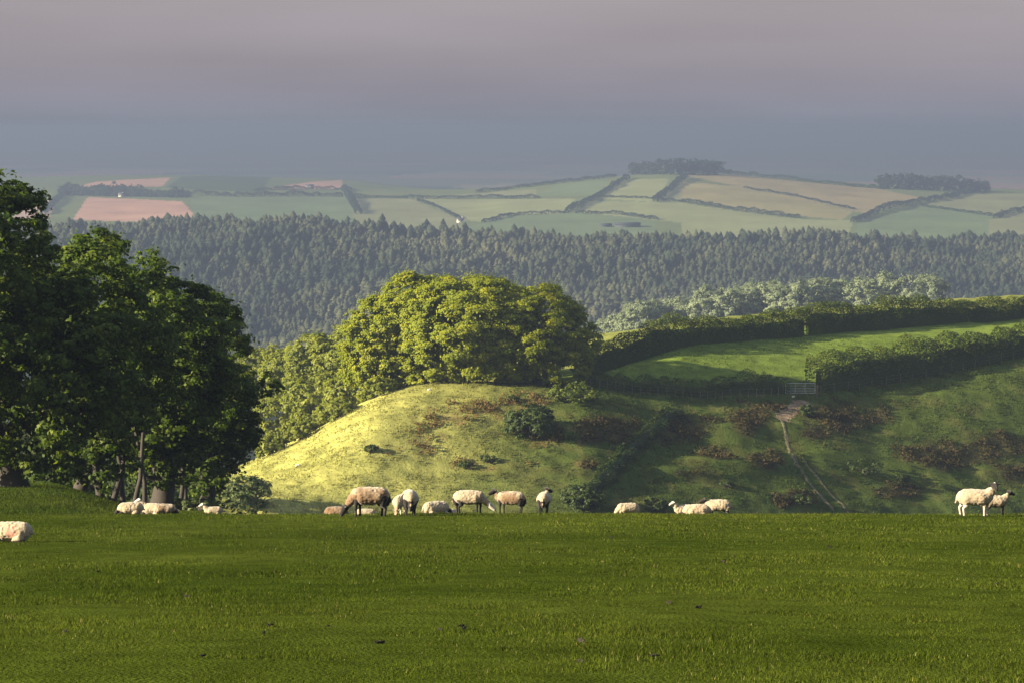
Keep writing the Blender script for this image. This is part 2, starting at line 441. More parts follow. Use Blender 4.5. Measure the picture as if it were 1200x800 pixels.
v, cc = blades(x, y, .09 * RNG.uniform(.4, 1.3, n), .04 * RNG.uniform(.6, 1.2, n), pasture_col(x, y) * RNG.uniform(.6, 1.2, (n, 1)), .9); Vs.append(v); Cs.append(cc)
Vg = np.concatenate(Vs)
tag(link("grass", make_mesh("grass", Vg, tris=np.arange(len(Vg)).reshape(-1, 3), col=np.concatenate(Cs)), M["blade"]), "short green grazed grass covering the near pasture", "grass", kind="stuff")

# rough grass and bracken on the hillside opposite
def hillside_samples(n, d0=255, d1=312):
    d = RNG.uniform(d0, d1, n); px = RNG.uniform(240, 1230, n)
    return (px - 600) / F * d, d
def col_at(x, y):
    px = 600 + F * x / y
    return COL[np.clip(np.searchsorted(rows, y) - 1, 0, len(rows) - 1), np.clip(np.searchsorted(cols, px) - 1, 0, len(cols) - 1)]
x, y = hillside_samples(260000, 255, 345)
px = 600 + F * x / y
inn = (y < np.interp(px, cols, d5) + 3) | ((px > 690) & (RNG.uniform(0, 1, len(x)) < .3))
x, y = x[inn], y[inn]
cl = fbm(x / 1.6, y / 1.6, 4.4, 3); keep = RNG.uniform(-.7, .9, len(x)) < cl
x, y, cl = x[keep], y[keep], cl[keep]
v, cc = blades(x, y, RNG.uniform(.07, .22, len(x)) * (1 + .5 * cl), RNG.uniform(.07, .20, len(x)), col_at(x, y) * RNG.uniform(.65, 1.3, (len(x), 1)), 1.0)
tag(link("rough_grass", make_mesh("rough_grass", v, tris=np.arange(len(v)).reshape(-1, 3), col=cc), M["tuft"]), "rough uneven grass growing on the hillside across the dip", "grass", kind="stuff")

def leaf_cards(Pt, Nr, size, rng=RNG, aspect=.62, fold=.25):
    """one small folded kite-shaped leaf per point"""
    n = len(Pt)
    Nr = Nr / (np.linalg.norm(Nr, axis=1, keepdims=True) + 1e-9)
    r = rng.normal(size=(n, 3)); t = np.cross(Nr, r); t /= np.linalg.norm(t, axis=1, keepdims=True) + 1e-9
    b = np.cross(Nr, t)
    s = (size * rng.uniform(.6, 1.35, n))[:, None]
    V = np.empty((n, 4, 3))
    V[:, 0] = Pt - t * s * .5; V[:, 2] = Pt + t * s * .5
    up = Nr * s * fold * .5
    V[:, 1] = Pt + b * s * .5 * aspect + up; V[:, 3] = Pt - b * s * .5 * aspect + up
    return V.reshape(-1, 3)
QA = lambda n: np.arange(n * 4).reshape(-1, 4)
# bracken
x, y = hillside_samples(300000, 262, 312)
z = H(x, y); bx, by = to_px(x, y, z)
mk = patch_mask(bx, by, fbm(x / 3., y / 3., 1., 4)) * (y < np.interp(bx, cols, d5) + 1)
keep = RNG.uniform(0, 1, len(x)) < mk * np.clip(np.where(bx < 680, .28, .5) + np.where(bx < 680, 1.3, .6) * fbm(x / 1.3, y / 1.3, 6.6, 2), 0, 1)
x, y, z = x[keep], y[keep], z[keep]
hgt = np.clip(.35 + .4 * fbm(x / 1.3, y / 1.3, 6.6, 2), .08, 1.0)
Pb = np.stack([x, y, z + hgt * RNG.uniform(.1, 1, len(x))], 1)
vb = leaf_cards(Pb, RNG.normal(size=(len(x), 3)) + np.array([0, 0, 1.0]), .3)
sunlit_gold = smooth(690, 600, bx[keep])[:, None]  # sunlight on the left patches, shade on the right, painted into the fronds
hv = np.where(RNG.uniform(0, 1, (len(x), 1)) < .6, np.array([(.19, .120, .050)]) * sunlit_gold + np.array([(.078, .056, .028)]) * (1 - sunlit_gold), np.array([(.13, .12, .035)]) * sunlit_gold + np.array([(.06, .06, .02)]) * (1 - sunlit_gold)) * RNG.uniform(.5, 1.3, (len(x), 1))
tag(link("bracken", make_mesh("bracken", vb, quads=QA(len(x)), col=np.repeat(hv, 4, 0)), M["tuft"]), "brown bracken and rushes in patches over the hillside", "bracken", kind="stuff")

# ------------------------------------------------------------------ foliage and trees
def unit(n, rng): 
    v = rng.normal(size=(n, 3)); return v / np.linalg.norm(v, axis=1, keepdims=True)

def tube(pts, radii, n=8, rng=None, rough=.0):
    pts = np.asarray(pts, float); V, Fq = [], []
    for i, p in enumerate(pts):
        t = pts[min(i + 1, len(pts) - 1)] - pts[max(i - 1, 0)]; t = t / (np.linalg.norm(t) + 1e-9)
        u = np.cross(t, (0, 1, .13)); u /= np.linalg.norm(u) + 1e-9; w = np.cross(t, u)
        for k in range(n):
            a = 2 * math.pi * k / n
            rr = radii[i] * (1 + (rough * math.sin(a * 3 + i * 1.3) if rough else 0))
            V.append(p + rr * (math.cos(a) * u + math.sin(a) * w))
    for i in range(len(pts) - 1):
        for k in range(n):
            Fq.append((i * n + k, i * n + (k + 1) % n, (i + 1) * n + (k + 1) % n, (i + 1) * n + k))
    return np.array(V), np.array(Fq)

def join(parts):
    V, Q, o = [], [], 0
    for v, q in parts:
        V.append(v); Q.append(q + o); o += len(v)
    return np.concatenate(V), np.concatenate(Q)

def lobe_leaves(center, rad, n_lobe, lobe_r, leaf, cover, rng, low=-.55, sub=13, droop=.7, relief=(.55, 1.25), env=None):
    """leaves sitting on small blobs that sit on lobes of a crown ellipsoid"""
    Ps, Ns, Ts = [], [], []
    center, rad = np.asarray(center, float), np.asarray(rad, float)
    # spread lobes evenly: golden spiral with jitter
    k = np.arange(n_lobe) + .5
    zz = 1 - (1 - low) * k / n_lobe; ph = k * 2.39996 + rng.uniform(0, 6)
    d = np.stack([np.sqrt(np.maximum(1 - zz * zz, 0)) * np.cos(ph), np.sqrt(np.maximum(1 - zz * zz, 0)) * np.sin(ph), zz], 1)
    d = d + rng.normal(size=d.shape) * .13; d /= np.linalg.norm(d, axis=1, keepdims=True)
    lc = center + d * (rad - lobe_r * .8) * rng.uniform(*((.82, 1.06) if env is None else (.94, 1.03)), (n_lobe, 1))
    for i in range(n_lobe):
        r = lobe_r * rng.uniform(.7, 1.3)
        sd = unit(sub, rng); sd = sd + d[i] * .55; sd[:, 2] += .15; sd /= np.linalg.norm(sd, axis=1, keepdims=True)
        sc = lc[i] + sd * r * np.array([1.05, 1.05, .85]) * rng.uniform(*relief, (sub, 1))
        for s in range(sub):
            sr = r * rng.uniform(.2, .46)
            n = max(6, int(cover * 4 * math.pi * sr * sr / (leaf * leaf * .31)))
            q = unit(n, rng); q[:, 2] = np.abs(q[:, 2]) * rng.choice([1, 1, 1, -1], n)
            pt = sc[s] + q * sr * np.array([1.15, 1.15, droop]) * (rng.uniform(.35, 1.0, (n, 1)) ** .6)
            pt = pt + (rng.uniform(0, 1, (n, 1)) < .12) * rng.normal(size=(n, 3)) * sr * .7
            Ps.append(pt); Ns.append(q * (.65 if env is None else .4) + sd[s] * (.45 if env is None else .3) + (d[i] * .35 if env is None else (lc[i] - env[0]) / env[1] * .75) + rng.normal(size=(n, 3)) * .36 + np.array([0, 0, .25]))
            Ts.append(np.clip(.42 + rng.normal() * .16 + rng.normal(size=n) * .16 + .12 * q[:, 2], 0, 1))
    return np.concatenate(Ps), np.concatenate(Ns), np.concatenate(Ts), lc

def build_tree(name, label, cat, group, base, crowns, leaf, cover, leafmat, rng, trunk_r=.5, stems=1, barkmat=None, n_lobe=34, lobe_k=.34, low=-.55, limb_n=10, droop=.7, relief=(.55, 1.25), env=None):
    """crowns: list of (centre, radii). base: ground point. Returns the root"""
    base = np.asarray(base, float)
    root = empty(name, tuple(base), label, cat, group)
    Ps, Ns, Ts, tubes = [], [], [], []
    allc = []
    for (cc, rr) in crowns:
        rr = np.asarray(rr, float)
        nl = max(8, int(n_lobe * (np.mean(rr) / np.mean(crowns[0][1])) ** 1.5))
        p, n, t, lc = lobe_leaves(cc, rr, nl, lobe_k * float(np.min(rr)), leaf, cover, rng, low, droop=droop, relief=relief, env=env)
        Ps.append(p); Ns.append(n); Ts.append(t); allc.append(lc)
    Pt = np.concatenate(Ps); Nn = np.concatenate(Ns); Tt = np.concatenate(Ts); lc = np.concatenate(allc)
    g = H(Pt[:, 0], Pt[:, 1]); ok = Pt[:, 2] > g + .25
    Pt, Nn, Tt = Pt[ok], Nn[ok], Tt[ok]
    main = np.asarray(crowns[0][0], float)
    for s in range(stems):
        off = np.array([rng.normal() * trunk_r * (1.3 if stems > 1 else 0), rng.normal() * trunk_r * (1.3 if stems > 1 else 0), 0])
        top = main + np.array([rng.normal() * .8, rng.normal() * .5, -float(crowns[0][1][2]) * .25]) + off * 1.5
        b = base + off; b[2] = H(b[0], b[1]) - .15
        tr = trunk_r * (1 if stems == 1 else rng.uniform(.4, .75))
        mid1 = b * .75 + top * .25 + rng.normal(size=3) * .15; mid2 = b * .4 + top * .6 + rng.normal(size=3) * .3
        fl = b + np.array([0, 0, .35])
        tubes.append(tube([b, fl, mid1, mid2, top], [tr * 1.45, tr * 1.1, tr * .9, tr * .65, tr * .3], 10, rng, .1))
    order = rng.permutation(len(lc))[:limb_n]
    for k in order:
        f = rng.uniform(.25, .8)
        st = base * (1 - f) + main * f; st[2] = base[2] + (main[2] - base[2]) * f * .9
        en = lc[k]; md = st * .45 + en * .55 + np.array([0, 0, -.12 * np.linalg.norm(en - st)])
        tubes.append(tube([st, md, en], [trunk_r * .32, trunk_r * .2, trunk_r * .06], 6, rng))
    v, q = join(tubes)
    link("trunk", make_mesh("trunk", v - base, quads=q, smooth_shade=True), barkmat or M["bark"], root)
    vl = leaf_cards(Pt, Nn, leaf, rng)
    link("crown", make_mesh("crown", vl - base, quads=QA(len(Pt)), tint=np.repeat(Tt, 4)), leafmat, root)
    return root

def crown_px(px, py, rx, ry, d, depth=1.0):
    k = d / F
    return (P(px, py, d), (rx * k, max(rx, ry) * k * depth, ry * k))

def base_at(px, d):
    x = (px - 600) / F * d
    return np.array([x, d, float(H(x, d))])

# ------------------------------------------------------------------ hedges
def hedge_leaves(pts, heights, width, leaf, cover, rng, lump=.5, scale=2.2, sink=0.0):
    """leaves over an uneven hedge profile that follows the ground"""
    pts = np.asarray(pts, float); seg = np.linalg.norm(np.diff(pts[:, :2], axis=0), axis=1); s = np.concatenate([[0], np.cumsum(seg)])
    L = s[-1]; hm = float(np.mean(heights))
    n = int(cover * L * (2 * hm + width) / (leaf * leaf * .31))
    u = rng.uniform(-width * .5, L + width * .5, n); over = np.maximum(np.maximum(-u, u - L), 0); endk = np.sqrt(np.clip(1 - (over / (width * .5)) ** 2, 0, 1))
    x = np.interp(u, s, pts[:, 0]); y = np.interp(u, s, pts[:, 1]); h = np.interp(u, s, heights)
    dx = np.gradient(pts[:, 0], s); dy = np.gradient(pts[:, 1], s)
    tx, ty = np.interp(u, s, dx), np.interp(u, s, dy); tl = np.hypot(tx, ty); nx, ny = -ty / tl, tx / tl
    th = rng.uniform(-.15, math.pi + .15, n)                       # round the profile
    ca, sa = np.cos(th), np.sin(th)
    e = .45
    hx = np.sign(ca) * np.abs(ca) ** e * width / 2; hz = np.maximum(np.sign(sa) * np.abs(sa) ** e, 0)
    bul = 1 + lump * fbm(u / scale, hx / scale + hz * h / scale, 2.0 + width, 3) * .6
    dep = 1 - .22 * rng.uniform(0, 1, n) ** 2
    lumpy = np.abs(np.sin(u / (scale * 1.9) * math.pi + 1.5 * vnoise(u / scale / 3, 3.3, width))) ** .6 - .62
    hx = hx * bul * dep * endk; zz = hz * h * (1 + lump * (.32 * fbm(u / scale, 7.7, width, 3) + .42 * lumpy)) * dep * (.6 + .4 * endk)
    ov = np.where(u < 0, u, np.where(u > L, u - L, 0)) * (1 + .25 * fbm(zz, hx, 3., 2))
    X, Y = x + nx * hx + tx / tl * ov, y + ny * hx + ty / tl * ov
    Pt = np.stack([X, Y, H(X, Y) + zz - sink], 1)
    Nn = np.stack([nx * ca, ny * ca, sa * 1.0 + .3], 1) + rng.normal(size=(n, 3)) * .5
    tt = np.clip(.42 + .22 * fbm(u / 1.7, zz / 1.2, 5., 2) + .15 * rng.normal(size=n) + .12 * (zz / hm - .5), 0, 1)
    return Pt, Nn, tt

def hedge(name, label, cat, pts, heights, width, leaf, cover, mat, rng, group=None, lump=.5, scale=2.2, core=True):
    pts = np.asarray(pts, float); b = pts[len(pts) // 2].copy()
    Pt, Nn, tt = hedge_leaves(pts, heights, width, leaf, cover, rng, lump, scale)
    V = leaf_cards(Pt, Nn, leaf, rng); Q = QA(len(Pt)); T = np.repeat(tt, 4)
    if core:                                                       # dense heart of the hedge, added to block light, tinted dark
        cv, cq = [], []
        k = len(pts)
        for i in range(k):
            t = pts[min(i + 1, k - 1)] - pts[max(i - 1, 0)]; t[2] = 0; t /= np.linalg.norm(t); nn = np.array([-t[1], t[0], 0])
            for (sx, sz) in ((-.36, -.05), (-.34, .45), (-.24, .72), (.0, .78), (.24, .72), (.34, .45), (.36, -.05)):
                p = pts[i] + nn * sx * width * rng.uniform(.85, 1.05) * (.25 if i in (0, k - 1) else .9); p[2] = H(p[0], p[1]) + sz * heights[i] * rng.uniform(.72, .9); cv.append(p)
        m_ = 7
        for i in range(k - 1):
            for j in range(m_ - 1): cq.append((i * m_ + j, i * m_ + j + 1, (i + 1) * m_ + j + 1, (i + 1) * m_ + j))
        cv = np.array(cv); cq = np.array(cq)
        Q = np.concatenate([Q, cq + len(V)]); T = np.concatenate([T, np.full(len(cv), .15)]); V = np.concatenate([V, cv])
    o = link(name, make_mesh(name, V - b, quads=Q, tint=T), mat); o.location = tuple(b)
    return tag(o, label, cat, group)

# beeches on the left
rb = np.random.default_rng(5)
BEECH = [
    ("huge beech cut by the left edge, its leaves reaching low beside the grassy bank", 12, 99, [(-14, 352, 84, 150), (62, 425, 74, 112), (20, 300, 46, 86), (-30, 500, 60, 66), (62, 515, 52, 50), (110, 455, 55, 70), (58, 545, 38, 28)], .5, 1),
    ("tall beech with a rounded dark top and pale slanting stems at its foot", 100, 109, [(108, 395, 62, 132), (150, 420, 52, 104), (70, 360, 40, 70), (128, 485, 56, 56), (105, 525, 46, 42), (112, 550, 46, 32)], .4, 3),
    ("dense dark beech on a broad black trunk behind the lying sheep", 186, 120, [(205, 425, 62, 112), (180, 475, 55, 70), (232, 410, 42, 74), (205, 505, 50, 45), (180, 530, 46, 36), (214, 545, 36, 28), (180, 556, 38, 25), (168, 345, 44, 52)], .55, 1),
    ("outermost dark beech of the row, one bough reaching towards the sunlit slope", 232, 133, [(242, 440, 56, 96), (262, 492, 44, 58), (240, 515, 40, 40), (306, 452, 25, 17), (290, 505, 18, 24), (245, 540, 36, 32), (268, 540, 24, 24), (240, 558, 32, 24)], .42, 1),
]
for (lab, bx, d, cr, tr, st) in BEECH:
    build_tree("beech_tree", lab, "tree", "beech trees along the left of the pasture", base_at(bx, d), [crown_px(a, b, rx, ry, d, .85) for (a, b, rx, ry) in cr],
               .20, .62, M["beech"], rb, tr, st, None, 40, .36, -.9, 16, .6)
# thin leaning stems among the beech trunks
STEMS = [(128, 112, 150, 500), (140, 113, 128, 480), (152, 115, 168, 505), (166, 118, 160, 510), (206, 124, 214, 500), (216, 127, 205, 520)]
STEML = ["thin pale stem slanting right under the tall beech", "thin stem leaning left beside the slanting pale stem", "slender stem bending right behind the lying sheep group",
         "slender upright stem just left of the broad black trunk", "narrow stem on the right of the broad black trunk", "narrow stem leaning left before the outermost beech"]
for (bx, d, tx, ty), lab in zip(STEMS, STEML):
    b = base_at(bx, d); t = P(tx, ty, d); m1 = b * .6 + t * .4 + np.array([.15, 0, 0]); t2 = t + (t - m1) * .7
    v, q = tube([b - [0, 0, .1], m1, t, t2], [.14, .1, .08, .04], 8, rb, .05)
    root = empty("sapling", tuple(b), lab, "tree", "thin stems under the beeches")
    link("trunk", make_mesh("trunk", v - b, quads=q, smooth_shade=True), M["bark"], root)
    p_, n_, t_, _ = lobe_leaves(t2, (1.0, 1.0, .8), 6, .5, .2, .35, rb)
    link("crown", make_mesh("crown", leaf_cards(p_, n_, .2, rb) - b, quads=QA(len(p_)), tint=np.repeat(t_, 4)), M["beech"], root)

# dark undergrowth added between the beech trunks to deepen the shade
for (a, b, rx, ry, d, lab) in [(92, 588, 28, 52, 128, "dark bush added to deepen the shade right of the leftmost beech trunk"), (132, 590, 30, 66, 134, "dark bush added to darken the gap behind the thin pale slanting stem"),
                               (170, 590, 30, 62, 140, "dark bush added to fill the shade left of the broad black trunk"), (212, 590, 26, 46, 146, "dark bush added to darken the gap right of the broad black trunk"),
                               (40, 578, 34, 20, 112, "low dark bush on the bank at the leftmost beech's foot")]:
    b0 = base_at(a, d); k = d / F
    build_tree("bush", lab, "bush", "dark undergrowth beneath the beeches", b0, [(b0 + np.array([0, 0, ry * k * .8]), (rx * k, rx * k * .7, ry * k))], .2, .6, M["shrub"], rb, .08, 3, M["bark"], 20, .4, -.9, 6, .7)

for (p0, p1, tp, lab) in ((50, 206, 528, "dark thicket added to darken the gaps behind the beech trunks"), (222, 300, 556, "lower dark thicket added to darken the gap behind the outermost beech, right of the broad trunk")):
    pp = np.linspace(p0, p1, 24); dd = 152.0  # rows added to darken the bright gaps between the trunks
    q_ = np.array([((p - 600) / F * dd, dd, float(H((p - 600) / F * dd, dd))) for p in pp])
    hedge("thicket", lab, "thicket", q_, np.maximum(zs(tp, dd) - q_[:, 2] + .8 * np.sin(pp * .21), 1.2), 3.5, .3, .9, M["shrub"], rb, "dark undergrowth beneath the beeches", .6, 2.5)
# clump of sycamores on the spur
rs = np.random.default_rng(8)
CLUMP = [
    ("sunlit sycamore with a high domed crown at the left of the hilltop clump", 462, 306, [(488, 374, 48, 57), (452, 402, 52, 58), (440, 430, 40, 40), (490, 420, 44, 44), (468, 440, 36, 24)], .5),
    ("broad bright sycamore in the middle of the hilltop clump", 545, 303, [(548, 384, 74, 60), (510, 408, 48, 50), (570, 416, 56, 46), (520, 440, 44, 24)], .55),
    ("large spreading sycamore at the shaded right end of the hilltop clump", 630, 304, [(618, 390, 72, 57), (664, 402, 38, 42), (585, 398, 56, 60), (645, 428, 54, 28), (590, 440, 44, 18)], .6),
    ("sycamore seen between the domed and the broad one, set back on the spur", 520, 318, [(512, 378, 52, 52), (575, 372, 52, 48)], .5),
]
for (lab, bx, d, cr, tr) in CLUMP:
    build_tree("sycamore_tree", lab, "tree", "sycamore clump on the spur", base_at(bx, d), [crown_px(a, b, rx, ry, d, .8) for (a, b, rx, ry) in cr],
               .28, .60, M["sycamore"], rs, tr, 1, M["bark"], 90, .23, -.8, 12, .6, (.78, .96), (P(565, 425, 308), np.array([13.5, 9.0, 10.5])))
# wood in the hollow left of the clump
rw = np.random.default_rng(9)
WOOD = [
    (300, 446, 34, 42, 372, "rounded tree at the far left top of the sunlit wood"), (338, 444, 34, 40, 365, "second rounded tree along the skyline of the sunlit wood"),
    (368, 432, 36, 44, 352, "third tree of the sunlit wood's skyline, before the clump"), (404, 424, 36, 44, 340, "tall tree of the sunlit wood touching the sycamore clump"),
    (330, 484, 34, 34, 345, "small-crowned tree midway down the sunlit wood's left side"), (372, 476, 38, 34, 335, "broad tree in the middle of the sunlit wood"),
    (414, 462, 34, 32, 325, "low tree of the sunlit wood under the domed sycamore"), (316, 524, 20, 16, 293, "lowest tree of the sunlit wood, beside the dark beech bough"),
    (352, 506, 24, 15, 294, "low bushy tree on the lower edge of the sunlit wood"), (398, 484, 26, 16, 297, "low bushy tree higher on the sunlit wood's lower edge"),
    (444, 460, 24, 18, 300, "low bushy tree at the wood's corner by the sycamores"), (462, 452, 26, 20, 318, "low tree hidden to half its height behind the spur beside the domed sycamore"), (20, 520, 60, 40, 330, "sunlit tree glimpsed past the leftmost beech trunk"),
]
for (a, b, rx, ry, d, lab) in WOOD:
    build_tree("broadleaf_tree", lab, "tree", "sunlit wood in the hollow", base_at(a, d), [crown_px(a, b, rx, ry, d, .9)], .42, .6, M["wood"], rw, .35, 1, M["bark"], 34, .32, -.8, 6, .65, (.6, 1.05))

# pale row in front of the conifers
rp = np.random.default_rng(13)
top = [(705, 374), (728, 366), (748, 349), (772, 350), (798, 342), (826, 337), (852, 334), (880, 331), (906, 328), (932, 327), (958, 325), (984, 322), (1010, 321), (1036, 322), (1062, 321), (1088, 320)]
words = ["lowest pale tree at the left end of the hazy row, beside the clump", "small pale tree next to the lowest one in the hazy row", "rounded pale tree standing out near the left of the hazy row",
         "pale tree just right of the rounded one in the hazy row", "fifth pale tree from the left of the hazy row", "sixth pale tree from the left of the hazy row",
         "seventh pale tree from the left of the hazy row", "eighth pale tree from the left of the hazy row", "eighth pale tree from the right of the hazy row",
         "seventh pale tree from the right of the hazy row", "sixth pale tree from the right of the hazy row", "fifth pale tree from the right of the hazy row",
         "fourth pale tree from the right of the hazy row", "third pale tree from the right of the hazy row", "last but one pale tree at the right of the hazy row",
         "pale tree ending the right of the hazy row with a steep edge"]
for (a, b), lab in zip(top, words):
    d = 950 + rp.uniform(-14, 14); ry = 36 if a > 740 else 16
    ry *= rp.uniform(.92, 1.1)
    build_tree("pale_tree", lab, "tree", "hazy row of pale trees below the conifers", base_at(a, d), [crown_px(a, b + ry, 25 if a > 740 else 19, ry, d, .9)], .62, .55, M["pale"], rp, .5, 1, M["bark"], 30, .36, -.9, 3, .7, (.6, 1.0))

def line_px(poly, d_of, n):
    """ground points under a photo-space polyline; d_of gives distance per px"""
    q = np.array(poly, float); px = np.linspace(q[0, 0], q[-1, 0], n)
    out = []
    for p in px:
        d = float(d_of(p)); x = (p - 600) / F * d
        out.append((x, d, float(H(x, d))))
    return np.array(out)
rh = np.random.default_rng(21)
D6 = lambda p: np.interp(p, cols, d6) + 1.0
D5 = lambda p: np.interp(p, cols, d5) + 1.2
ln = line_px([(684, 0), (942, 0)], D6, 40); pxs = np.linspace(684, 942, 40)
hedge("hedge", "dark tall hedge left of the gap, running up from the sycamore clump", "hedge", ln, np.interp(pxs, [684, 700, 745, 772, 800, 870, 942], [3.6, 3.4, 3.9, 4.7, 3.3, 3.0, 3.7]), 2.6, .26, .95, M["hedge"], rh, "hedges across the far field")
ln = line_px([(947, 0), (1330, 0)], D6, 50); pxs = np.linspace(947, 1330, 50)
hedge("hedge", "long sun-topped hedge right of the gap along the field's upper side", "hedge", ln, np.interp(pxs, [947, 960, 1000, 1060, 1120, 1200, 1330], [3.6, 4.3, 3.7, 4.2, 3.3, 2.9, 3.0]), 2.8, .27, .95, M["hedge"], rh, "hedges across the far field")
ln = line_px([(959, 0), (1330, 0)], D5, 50); pxs = np.linspace(959, 1330, 50)
hedge("hedge", "shaded lower hedge starting at the gate and running off right", "hedge", ln, np.interp(pxs, [959, 1000, 1100, 1200, 1330], [4.0, 4.3, 4.3, 3.9, 3.6]), 2.6, .27, .95, M["hedge"], rh, "hedges across the far field", .7)
ln = line_px([(690, 0), (918, 0)], lambda p: np.interp(p, cols, d5) + 1.3, 36); pxs = np.linspace(690, 918, 36)
hedge("hedge", "low scrubby hedge above the fence between clump and gate", "hedge", ln, np.interp(pxs, [690, 720, 760, 800, 860, 900, 918], [1.5, 1.4, 1.5, 1.4, 1.6, 2.1, 1.4]), 2.2, .22, .8, M["hedge"], rh, "hedges across the far field", 1.0, 1.4)
# overgrown ditch bank down the hillside
dp = [ground_at(a, b, 262, 330) for a, b in ((792, 486), (768, 505), (748, 522), (730, 540), (712, 557), (696, 575), (684, 590))]
dp = np.array(dp); dp2 = np.stack([np.interp(np.linspace(0, 6, 30), np.arange(7), dp[:, k]) for k in range(3)], 1)
hedge("overgrown_bank", "dark overgrown bank running down the hillside to the right of the round bush", "bank", dp2, np.full(30, .9), 1.6, .22, .8, M["shrub"], rh, None, 1.0, 1.5)

def bush(label, px, py, rx, ry, d0, d1, mat, leaf, rng, name="bush", group=None, cover=.6, n=22):
    """px,py: middle of the foot of the bush in the photo"""
    b = ground_at(px, py, d0, d1); d = b[1]; k = d / F
    cen = b + np.array([0, 0, ry * k * .75])
    return build_tree(name, label, "bush", group, b, [(cen, (rx * k, rx * k * .8, ry * k))], leaf, cover, mat, rng, .09, 3, M["bark"], n, .4, -.9, 8, .7)
bush("round dark green bush alone on the slope under the sycamores", 622, 512, 33, 23, 262, 330, M["shrub"], .26, rh)
bush("pale loose bush at the slope's foot beside the outermost beech", 290, 594, 30, 21, 150, 300, M["willow"], .24, rh)
bush("dark bush at the lower end of the overgrown bank", 684, 596, 24, 18, 255, 320, M["shrub"], .26, rh)
bush("small dark bush near the crest right of the lone grazing sheep", 768, 598, 16, 9, 255, 320, M["shrub"], .24, rh)
bush("low spreading bush in the undergrowth beneath the outermost beech", 226, 594, 30, 12, 120, 200, M["willow"], .2, rh)
bush("olive scrubby bush against the clump's right-hand trunk", 672, 470, 30, 13, 285, 330, M["hedge"], .25, rh)
GORSE = [(1010, 553, 26, 9, "long dark gorse patch in the middle of the right hillside"), (435, 529, 8, 5, "dark gorse tuft in the middle of the sunlit slope"),
         (545, 548, 9, 5, "dark gorse tuft above the two sheep grazing side by side"), (572, 541, 10, 5, "dark gorse tuft up and right of another on the olive slope"),
         (945, 487, 9, 8, "dark gorse bush right beside the bare stony patch"), (600, 470, 8, 4, "small gorse tuft in the shade below the clump"),
         (1058, 563, 9, 5, "small gorse bush right of the long gorse patch"), (940, 589, 14, 6, "low gorse bush between the track ruts near the crest"),
         (850, 570, 10, 4, "low gorse tuft on the plain green slope above the sheep trio")]
for (a, b, rx, ry, lab) in GORSE:
    bush(lab, a, b, rx, ry, 258, 330, M["shrub"], .2, rh, "gorse_bush", "gorse bushes on the hillside", .6, 14)

# far hedgerows, woods
rf = np.random.default_rng(33)
def far_line(poly, n=24, d0=2350, d1=5400):
    q = np.array(poly, float); t = np.linspace(0, len(q) - 1, n)
    return np.array([ground_at(np.interp(k, np.arange(len(q)), q[:, 0]), np.interp(k, np.arange(len(q)), q[:, 1]), d0, d1, 1500) for k in t])
FARH = [
    ([(665, 249), (693, 236), (720, 219), (735, 210)], 7, 9, "thick dark hedgerow climbing the hill just left of the hilltop wood"),
    ([(767, 237), (785, 223), (803, 209)], 7, 9, "thick dark hedgerow climbing the hill below the hilltop wood"),
    ([(1000, 261), (1030, 249), (1070, 239), (1110, 233), (1140, 225)], 7, 8, "long dark hedgerow running up to the far right wood"),
    ([(1167, 256), (1180, 252), (1205, 247)], 6, 8, "short dark hedgerow at the right edge of the far fields"),
    ([(566, 261), (600, 253), (665, 250)], 4, 6, "low hedgerow curving below the bright middle field"),
    ([(677, 251), (720, 251), (770, 258)], 4, 6, "low hedgerow above the dark shed"),
    ([(800, 237), (870, 248), (935, 256)], 5, 8, "hedgerow along the lower side of the tan fields"),
    ([(873, 221), (930, 230), (1000, 246)], 3, 5, "thin hedgerow dividing the two tan fields"),
    ([(403, 222), (412, 236), (420, 251)], 8, 9, "dark hedgerow dropping to the conifers near the far fields' centre left"),
    ([(415, 232), (480, 233), (560, 233), (630, 233)], 5, 8, "level hedgerow along the top of the olive and bright fields"),
    ([(560, 227), (640, 217), (720, 208)], 6, 9, "skyline hedgerow rising to the hilltop wood from the left"),
    ([(850, 204), (900, 209), (1000, 219), (1035, 222)], 6, 9, "skyline hedgerow falling from the hilltop wood to the right"),
    ([(490, 235), (515, 244), (540, 258)], 3, 5, "faint hedgerow slanting down to the white cottage"),
    ([(228, 229), (285, 231), (345, 230), (400, 231)], 7, 10, "hedgerow above the wide green field on the left"),
    ([(50, 252), (62, 240), (75, 228)], 7, 9, "dark hedgerow left of the big pink field"),
    ([(1080, 242), (1165, 254)], 3, 5, "thin hedgerow below the far right wood"),
    ([(700, 231), (760, 233), (800, 237)], 3, 5, "thin hedgerow joining the two thick climbing hedgerows"),
    ([(300, 224), (350, 222), (410, 223)], 5, 8, "hedgerow under the small distant pink field")]
for poly, h, w, lab in FARH:
    pts = far_line(poly)
    hedge("hedgerow", lab, "hedge", pts, .8 * h * rf.uniform(.6, 1.3, len(pts)), w * .7, 1.7, .8, M["far"], rf, "hedgerows between the far fields", .8, 14, False)
def wood_mass(name, label, cells, leaf=2.4):
    Ps, Ns, Ts = [], [], []
    for (px, py, r, h) in cells:
        b = ground_at(px, py, 2350, 5400, 1500)
        p, n, t, _ = lobe_leaves(b + np.array([0, 0, h * .5]), (r, r, h * .62), 10, r * .45, leaf, .55, rf, -.9, 8)
        Ps.append(p); Ns.append(n); Ts.append(t)
    Pt, Nn, Tt = np.concatenate(Ps), np.concatenate(Ns), np.concatenate(Ts)
    o = link(name, make_mesh(name, leaf_cards(Pt, Nn, leaf, rf), quads=QA(len(Pt)), tint=np.repeat(Tt, 4)), M["far"])
    return tag(o, label, "wood", kind="stuff")
wood_mass("hilltop_wood", "dark far-off wood crowning the highest farmland hill", [(px, 205, 9, 19 + 2 * rf.normal() - abs(px - 792) * .05) for px in range(743, 842, 7)])
